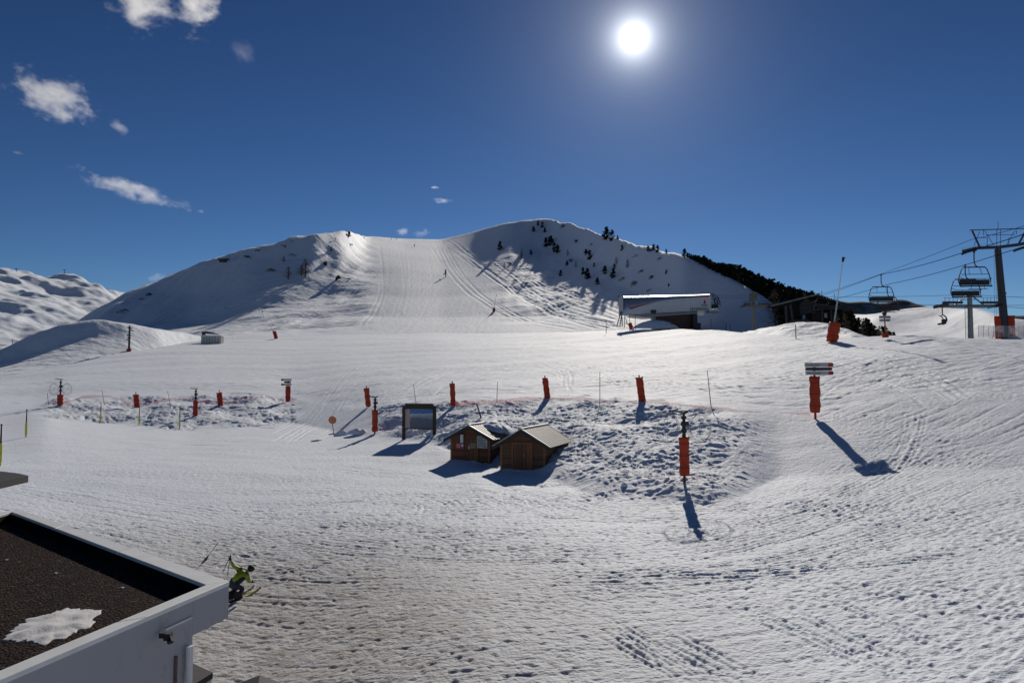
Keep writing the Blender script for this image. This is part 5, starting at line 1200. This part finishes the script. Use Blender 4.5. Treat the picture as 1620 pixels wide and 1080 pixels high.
MB().add(roofp, [tuple(range(5))]).build('gravel_roof', GR, bd)
# fascia under the coping and the wall below
w1 = lerp(co, fro, 0); din = (fli - ci).normalized()
perp = Vector((d2.y, -d2.x, 0));  perp = -perp if perp.dot(Vector((-1, 1, 0))) < 0 else perp
def wallbox(t0, t1, z0, z1, name, th=.3, inset=.01):
    a = lerp(co, fro, t0) + perp * inset; b2 = lerp(co, fro, t1) + perp * inset
    return MB().prism([rel(a, z0), rel(b2, z0), rel(b2 + perp * th, z0), rel(a + perp * th, z0)], (0, 0, z1 - z0)).build(name, WALLM, bd)
# where the wall below ends: bearing of photo column 306
def t_at(xpix):
    best = min(range(2001), key=lambda i: abs(math.atan2(lerp(co, fro, i / 2000).x, lerp(co, fro, i / 2000).y) - aztan(xpix, 960)[0])); return best / 2000
T1 = t_at(307); wallbox(0, T1, zc - .62, zc - .071, 'fascia'); wallbox(T1 + .0004, 1, -.8, zc - .071, 'wall')
eastp = lerp(co, fro, T1) + perp * .31; MB().prism([rel(eastp, -.8), rel(eastp + din * 14, -.8), rel(eastp + din * 14 + d2 * .3, -.8), rel(eastp + d2 * .3, -.8)], (0, 0, .8 + zc - .5)).build('side_wall', WALLM, bd)
dfo = (flo - co).normalized(); ins = Vector((-dfo.y, dfo.x, 0)); ins = -ins if ins.dot(d2) < 0 else ins
pa = co + ins * .01 + dfo * .0; MB().prism([rel(pa + dfo * .35, zc - .62), rel(flo + ins * .01, zc - .62), rel(flo + ins * .1, zc - .62), rel(pa + dfo * .35 + ins * .1, zc - .62)], (0, 0, .549)).build('fascia', WALLM, bd)
MB().prism([rel(lerp(co, fro, .002) + perp * .32, zc - .6), rel(lerp(co, fro, T1) + perp * .32, zc - .6), rel(lerp(co, fro, T1) + din * 9, zc - .6), rel(flo + ins * .35, zc - .6), rel(co + ins * .3 + dfo * .5, zc - .6)], (0, 0, .08)).build('soffit', WALLM, bd)
pp = lerp(co, fro, T1 + .012) - perp * .07; MB().tube(rel(pp, -.8), rel(pp, zc - .72), .055, .055, 10).build('downpipe', WHITE, bd)
pp = lerp(co, fro, T1 + .028) - perp * .012; MB().tube(rel(pp, -.8), rel(pp, zc - .8), .028, .028, 6).build('rust_streaked_pipe', mat('rusty_brown', (.16, .09, .075), .8, noise_s=4, noise_a=.4), bd)
tl = t_at(252); pl_ = lerp(co, fro, tl) - perp * .16; pr = rel(pl_, zc - .36); fl_ = MB().box(pr, (.16, .16, .16)).box(pr + Vector((-.12, -.03, .04)), (.14, .1, .12)).tube(pr + Vector((.02, .16, .05)), pr, .03, .03).tube(pr + Vector((.02, 0, 0)), pr + Vector((.1, -.08, -.12)), .07, .08); fo = fl_.build('floodlight', BLACK, bd); fo.scale = (.62,) * 3; fo.location = pr * .38
tb_, te_ = t_at(262), t_at(304); MB().prism([rel(lerp(co, fro, tb_) - perp * .012, zc - .33), rel(lerp(co, fro, te_) - perp * .012, zc - .33), rel(lerp(co, fro, te_) + perp * .01, zc - .33), rel(lerp(co, fro, tb_) + perp * .01, zc - .33)], (0, 0, .03)).build('cable_duct', WHITE, bd)
OLDSNOW = snow_mat('old_grainy_snow', [(14.0, .6, .02, 1), (40, .5, .008, 1)], 1, 1, base=(.60, .61, .62))
sp_c = on_level(88, 988, zr - EYE)
heap('roof_snow', 'melting patch of snow lying on the gravel roof', 'snow patch', sp_c + Vector((0, 0, .005)), 0.56, .90, .05, 44, m=OLDSNOW, nr=30, na=120, ell=.16, rough_=.9, rz=.2)
for i, (x, y, lab) in enumerate(((191, 929, 'white paper scrap nearest the far parapet of the gravel roof'), (86, 906, 'white paper scrap above the snow patch on the roof'), (8, 885, 'white paper scrap at the left edge of the gravel roof'))):
    P = on_level(x, y, zr - EYE + .02); o = MB().add([(-.06, -.02, .0), (.05, -.03, .0), (.07, .03, .004), (-.04, .03, .0), (0, 0, .012)], [(0, 1, 4), (1, 2, 4), (2, 3, 4), (3, 0, 4), (0, 1, 2, 3)]).build('paper_scrap', WHITE); o.location = P; tag(o, lab, 'litter', 'scraps on the gravel roof')
# skis sticking up beyond the roof edge
P = on_level(44, 812, -5.5); P.z = EYE - 5.6; t = thing('leaning_skis', 'pair of dark red ski tips showing above the roof edge', 'skis', P); t.scale = (.55,) * 3
for dx in (-.1, .1): MB().path([(dx, 0, -1.2), (dx * 1.2, 0, .35), (dx * 2.4 + .05, -.04, .55), (dx * 2.8 + .14, -.1, .64)], .06, 6).build('ski', mat('ski_dark_red', (.12, .02, .025), .4) if dx < 0 else BLACK, t)
# black canopy corner at the left edge
hC = -2.2; A = [on_level(-60, 741, hC), on_level(0, 745, hC), on_level(27, 748, hC), on_level(45, 752, hC), on_level(-60, 775, hC)]
cn = thing('black_canopy', 'black flat canopy corner poking in at the left edge above the gravel roof', 'canopy', A[3]); MB().prism([p - A[3] for p in A], (0, 0, -.16)).build('roof', BLACK, cn)
pz = on_level(-60, 765, hC) - A[3]; MB().tube(pz, pz + Vector((0, 0, -6.2)), .08, .08).build('post', DARK, cn)
# kiosk and dark canopy at the bottom edge
P = on_level(335, 1063, -4.9); ks = thing('sales_kiosk', 'white sided kiosk with black top beside the building corner', 'kiosk', P)
b_ = on_level(300, 1046, -4.9) - P; c_ = on_level(309, 1080, -4.9) - P; c_ = c_ * 1.6
MB().prism([Vector((0, 0, -3.4)), b_ + Vector((0, 0, -3.4)), b_ + c_ + Vector((0, 0, -3.4)), c_ + Vector((0, 0, -3.4))], (0, 0, 3.3)).build('wall', GREYWHITE, ks)
MB().prism([Vector((.02, 0, -.1)), b_ + Vector((0, 0, -.1)), b_ + c_ + Vector((0, 0, -.1)), c_ + Vector((0, 0, -.1))], (0, 0, .1)).build('roof', BLACK, ks)
dn = Vector((c_.y, -c_.x, 0)).normalized(); dn = -dn if dn.y > 0 else dn
mk = c_ * .27 + dn * .012 + Vector((0, 0, -.30)); ang = math.atan2(-c_.y, -c_.x)
text_mesh('S', .22, REDP, ks, mk, (math.pi / 2, 0, ang), 'lettering')
P = on_level(411, 1067, -4.0); cn = thing('dark_canopy', 'dark peaked canopy top cut off by the bottom edge', 'canopy', P)
p1 = on_level(348, 1092, -4.1) - P; p2 = on_level(470, 1088, -4.1) - P; p3 = on_level(400, 1140, -4.15) - P
MB().prism([Vector((0, 0, 0)), p1, p3, p2], (0, 0, -.12)).build('roof', mat('dark_awning', (.03, .03, .04), .6), cn); MB().tube(p3 * .6 + Vector((0, 0, -.1)), p3 * .6 + Vector((0, 0, -4.6)), .05, .05).build('post', DARK, cn)

# ================================================================== skier at the building corner
P = hit(369, 948); kq = P.y / F
HDG = R(28); fw = Vector((math.sin(HDG), math.cos(HDG), 0)); rt_ = Vector((math.cos(HDG), -math.sin(HDG), 0)); up = Vector((0, 0, 1))
sk = thing('skier', 'skier in bright green and navy leaning forward with one arm thrown back', 'person', P); sk.scale = (.80,) * 3
LIME = mat('lime_jacket', (.30, .42, .02), .6, noise_s=9, noise_a=.2); NAVY = mat('navy_cloth', (.018, .028, .06), .7); GREEN = mat('green_trousers', (.16, .24, .03), .7, noise_s=9, noise_a=.2)
def S(r_, f_, z_): return tuple(rt_ * r_ + fw * f_ + up * z_)
hip = S(.02, -.02, .62); ch = S(.12, .32, .86); nk = S(.2, .5, 1.0); hd = S(.26, .62, 1.06)
lsh = S(-.06, .42, 1.0); lel = S(-.28, .22, 1.22); lha = S(-.30, .1, 1.48); rsh = S(.3, .42, .86); rel_ = S(.38, .42, .64); rha = S(.34, .60, .60)
lk = S(-.14, .28, .40); la = S(-.14, .0, .1); rk = S(.16, .34, .38); ra = S(.16, .08, .1)
body = skinned('body', [hip, ch, nk, hd, lsh, lel, lha, rsh, rel_, rha, S(-.09, 0, .58), lk, la, S(.11, 0, .58), rk, ra], [(0, 1), (1, 2), (2, 3), (1, 4), (4, 5), (5, 6), (1, 7), (7, 8), (8, 9), (0, 10), (10, 11), (11, 12), (0, 13), (13, 14), (14, 15)], [.13, .14, .055, .1, .06, .045, .035, .06, .045, .035, .09, .07, .05, .09, .07, .05], SKIN, sk)
skinned('jacket', [S(.0, -.04, .64), S(.06, .15, .76), ch, S(.17, .43, .95), lsh, lel, tuple(Vector(lha).lerp(Vector(lel), .25)), rsh, rel_, tuple(Vector(rha).lerp(Vector(rel_), .25))], [(0, 1), (1, 2), (2, 3), (2, 4), (4, 5), (5, 6), (2, 7), (7, 8), (8, 9)], [.18, .18, .20, .1, .10, .075, .06, .10, .075, .06], LIME, sk)
skinned('jacket_panel', [S(.16, .02, .62), S(.2, .2, .76), S(.24, .38, .86)], [(0, 1), (1, 2)], [.10, .13, .11], NAVY, sk)
e8 = lambda b2, c: tuple(Vector(b2).lerp(Vector(c), .85))
skinned('trousers', [S(.02, -.04, .60), S(-.09, 0, .56), lk, e8(lk, la), S(.12, 0, .55), rk, e8(rk, ra), S(.03, .08, .70)], [(0, 1), (1, 2), (2, 3), (0, 4), (4, 5), (5, 6), (0, 7)], [.19, .16, .11, .085, .16, .11, .085, .17], NAVY, sk)
skinned('trouser_stripe', [S(-.2, .06, .55), S(-.2, .2, .44), S(-.2, .1, .22)], [(0, 1), (1, 2)], [.05, .06, .05], GREEN, sk)
hx = Vector(hd); hm_ = MB(); rows_ = 8
for i in range(rows_ + 1):
    th = math.pi * i / rows_
    for j in range(12): a = 6.283 * j / 12; hm_.v.append(tuple(hx + Vector((math.sin(th) * math.cos(a) * .135, math.sin(th) * math.sin(a) * .15, math.cos(th) * .135)) + Vector((0, 0, .03)))); 
for i in range(rows_):
    for j in range(12): hm_.f.append((i * 12 + j, (i + 1) * 12 + j, (i + 1) * 12 + (j + 1) % 12, i * 12 + (j + 1) % 12)); hm_.mi.append(0)
hm_.build('helmet', BLACK, sk, smooth=True); gz = hx + fw * .11 + Vector((0, 0, -.01)); MB().box(gz, (.16, .07, .07), Matrix.Rotation(-HDG, 3, 'Z')).build('goggles', mat('goggle_lens', (.04, .02, .015), .2), sk, bevel=.02)
for hnd, el in ((lha, lel), (rha, rel_)):
    h_ = Vector(hnd); d = (h_ - Vector(el)).normalized(); sd = d.cross(up).normalized(); V = [tuple(h_ - d * .05), tuple(h_ + d * .03)]; E = [(0, 1)]; Rr_ = [.05, .05]
    for i in range(4):
        base = h_ + d * .06 + sd * (.03 * (i - 1.5)); V += [tuple(base), tuple(base + d * (.035 + .008 * (i in (1, 2)))), tuple(base + d * .03 - sd.cross(d) * .05)]; n0 = 2 + i * 3; E += [(1, n0), (n0, n0 + 1), (n0 + 1, n0 + 2)]; Rr_ += [.017, .016, .014]
    n0 = len(V); V += [tuple(h_ + sd * .055), tuple(h_ + sd * .06 + d * .05)]; E += [(0, n0), (n0, n0 + 1)]; Rr_ += [.018, .016]; skinned('glove', V, E, Rr_, BLACK, sk)
for a in (la, ra): v = Vector(a); MB().prism([v + rt_ * sx * .06 + fw * f_ + up * (z_) for sx, f_, z_ in ((-1, -.14, -.07), (-1, .2, -.07), (-1, .2, 0), (-1, .06, .2), (-1, -.12, .22))], rt_ * .12).build('ski_boot', BLACK, sk, bevel=.02)
SKIY = mat('ski_yellow', (.55, .5, .03), .4)
pr_ = thing('skis', 'pair of skis with yellow tips under the green skier', 'skis', P)
for a in (-.14, .16):
    o_ = rt_ * a + Vector((0, 0, .02)); MB().path([o_ - fw * .62, o_ + fw * .32], .035, 6).build('ski_tail', BLACK, pr_)
    MB().prism([o_ + fw * .33 + rt_ * .05, o_ + fw * .80 + rt_ * .055 + up * .04, o_ + fw * .93 + up * .13, o_ + fw * .80 - rt_ * .055 + up * .04, o_ + fw * .33 - rt_ * .05], up * .03).build('ski_front', SKIY, pr_); MB().prism([o_ + fw * .91 + rt_ * .03 + up * .11, o_ + fw * .99 + up * .17, o_ + fw * .91 - rt_ * .03 + up * .11], up * .03).build('ski_tip', BLACK, pr_)
hl_ = Vector(lha) * .80
for i, (e_, lab) in enumerate(((Vector((-.42, .2, .78)), 'left one of the two ski poles hanging from the raised glove'), (Vector((-.24, .12, .70)), 'right one of the two ski poles hanging from the raised glove'))):
    o = MB().tube(hl_ + up * .12 - hl_, e_ - hl_, .012, .009, 6).tube(e_ - hl_ + (hl_ - e_).normalized() * .08, e_ - hl_ + (hl_ - e_).normalized() * .095, .045, .045, 10).tube(hl_ + up * .14 - hl_, Vector((0, 0, -.02)), .02, .02, 8).build('ski_pole', BLACK); o.location = P + hl_; tag(o, lab, 'ski pole', 'ski poles')
P2_ = hit(326, 886); o = MB().tube((0, 0, .05), (.28, .35, .55), .01, .012, 6).tube((-.03, -.03, 0), (.05, .06, .15), .05, .02, 8).build('ski_pole', BLACK); o.location = P2_; tag(o, 'lone dark ski pole stuck in the snow left of the skier', 'ski pole', 'ski poles')

# clods of snow on the forecourt and bank
rnd = random.Random(12)
for i, (x, y, sz, lab) in enumerate(((988, 769, .2, 'largest snow block at the foot of the lumpy bank'), (946, 716, .2, 'snow block halfway up the bank'), (1012, 716, .16, 'small snow block below the wide padded post shadow'))):
    heap('snow_block', lab, 'snow block', hit(x, y), sz, sz * .8, sz * .9, 60 + i, nr=6, na=16, rough_=.5)
# net fence on the right behind the tower
P0 = at(1548, 531, 118); mb = MB(); mb2 = MB(); xs_ = np.linspace(1548, 1700, 20); vs = []; uvs = []
for i, x in enumerate(xs_):
    b_ = at(x, 533, 118) - P0; t_ = at(x, 515, 118) - P0; mb2.tube(b_, t_, .03, .03, 5); vs += [b_, t_]; uvs += [(i * .9, 0), (i * .9, 1.7)]
o = thing('net_fence', 'pale grey net fence between the two lift towers and the right edge', 'fence', P0); mb2.build('post', LIGHTSTEEL, o)
GN = NET.copy(); GN.name = 'grey_net'; GN.node_tree.nodes['Principled BSDF'].inputs['Base Color'].default_value = (.3, .32, .36, 1)
for n_ in GN.node_tree.nodes:
    if n_.type == 'BSDF_TRANSLUCENT': n_.inputs[0].default_value = (.3, .32, .36, 1)
mb.add(vs, [(2 * i, 2 * i + 2, 2 * i + 3, 2 * i + 1) for i in range(19)]); nn = mb.build('netting', GN, o, fix=False); uv = nn.data.uv_layers.new(name='UVMap')
for lp in nn.data.loops: uv.data[lp.index].uv = uvs[lp.vertex_index]

# ================================================================== clouds (real volumes, kilometres away)
def cloud(x0, y0, x1, y1, label, seed, thr=.5, dens=.0048, rot=0, D=3200):
    c = at((x0 + x1) / 2, (y0 + y1) / 2, D); k = c.y / F; sx, sz = (x1 - x0) * k / 2 * 1.3, (y1 - y0) * k / 2 * 1.3
    mb = MB(); n = 20
    for i in range(13):
        th = math.pi * i / 12
        for j in range(n): a = 6.283 * j / n; mb.v.append((math.sin(th) * math.cos(a), math.sin(th) * math.sin(a), math.cos(th)))
    for i in range(12):
        for j in range(n): mb.f.append((i * n + j, (i + 1) * n + j, (i + 1) * n + (j + 1) % n, i * n + (j + 1) % n)); mb.mi.append(0)
    m = bpy.data.materials.new('cloud_vapour'); m.use_nodes = True; t = m.node_tree; t.nodes.clear(); l = t.links.new
    out = t.nodes.new('ShaderNodeOutputMaterial'); pv = t.nodes.new('ShaderNodeVolumePrincipled'); pv.inputs['Color'].default_value = (1, 1, 1, 1); pv.inputs['Anisotropy'].default_value = .55
    tcn = nd(t, 'ShaderNodeTexCoord'); mp = nd(t, 'ShaderNodeMapping'); mp.inputs['Scale'].default_value = (sx / 75, min(sx, sz) / 60, sz / 50); mp.inputs['Location'].default_value = (seed * 3.7, seed * 1.3, seed * 2.1); l(tcn.outputs['Object'], mp.inputs[0])
    nz = nd(t, 'ShaderNodeTexNoise', Scale=1.0, Detail=7.0, Roughness=.66); l(mp.outputs[0], nz.inputs['Vector'])
    ln = nd(t, 'ShaderNodeVectorMath', operation='LENGTH'); l(tcn.outputs['Object'], ln.inputs[0])
    a1 = nd(t, 'ShaderNodeMath', operation='MULTIPLY_ADD'); a1.inputs[1].default_value = -.62; a1.inputs[2].default_value = -.13 - thr * 1.0; l(ln.outputs['Value'], a1.inputs[0])
    a2 = nd(t, 'ShaderNodeMath', operation='MULTIPLY_ADD'); a2.inputs[1].default_value = 1.6; l(nz.outputs['Fac'], a2.inputs[0]); l(a1.outputs[0], a2.inputs[2])
    a3 = nd(t, 'ShaderNodeMath', operation='MULTIPLY', use_clamp=False); a3.inputs[1].default_value = dens * 9; l(a2.outputs[0], a3.inputs[0]); a4 = nd(t, 'ShaderNodeMath', operation='MAXIMUM'); a4.inputs[1].default_value = 0; l(a3.outputs[0], a4.inputs[0])
    l(a4.outputs[0], pv.inputs['Density']); l(pv.outputs[0], out.inputs['Volume'])
    o = mb.build('cloud', m); o.location = c; o.scale = (sx, min(sx, sz), sz); o.rotation_euler = (0, rot, math.atan2(-c.x, c.y)); tag(o, label, 'cloud', 'small white clouds')
cloud(162, -45, 284, 56, 'left half of the big ragged cloud at the top edge', 1, .36)
cloud(266, -50, 348, 60, 'right half of the big ragged cloud at the top edge', 2, .36)
cloud(16, 114, 152, 196, 'broad ragged cloud near the left edge', 3, .34, rot=R(15))
cloud(118, 284, 298, 315, 'long thin cloud slanting down to the right', 4, .26, rot=R(14))
cloud(172, 187, 204, 212, 'tiny wisp right of the broad left cloud', 5, .36, .004)
cloud(352, 45, 415, 112, 'faint wispy streak right of the big top cloud', 6, .40, .0004, rot=R(50))
cloud(624, 358, 646, 373, 'left of the two tiny clouds above the piste saddle', 7, .34); cloud(644, 358, 686, 379, 'right of the two tiny clouds above the piste saddle', 8, .34)
cloud(670, 291, 702, 302, 'faint tiny cloud high above the saddle', 9, .38, .012); cloud(684, 310, 724, 323, 'tiny cloud just below the faint one above the saddle', 10, .36)
cloud(234, 428, 270, 448, 'tiny cloud above the left flank of the mountain', 11, .33); cloud(14, 236, 42, 248, 'very faint wisp at the left edge', 12, .4, .008)
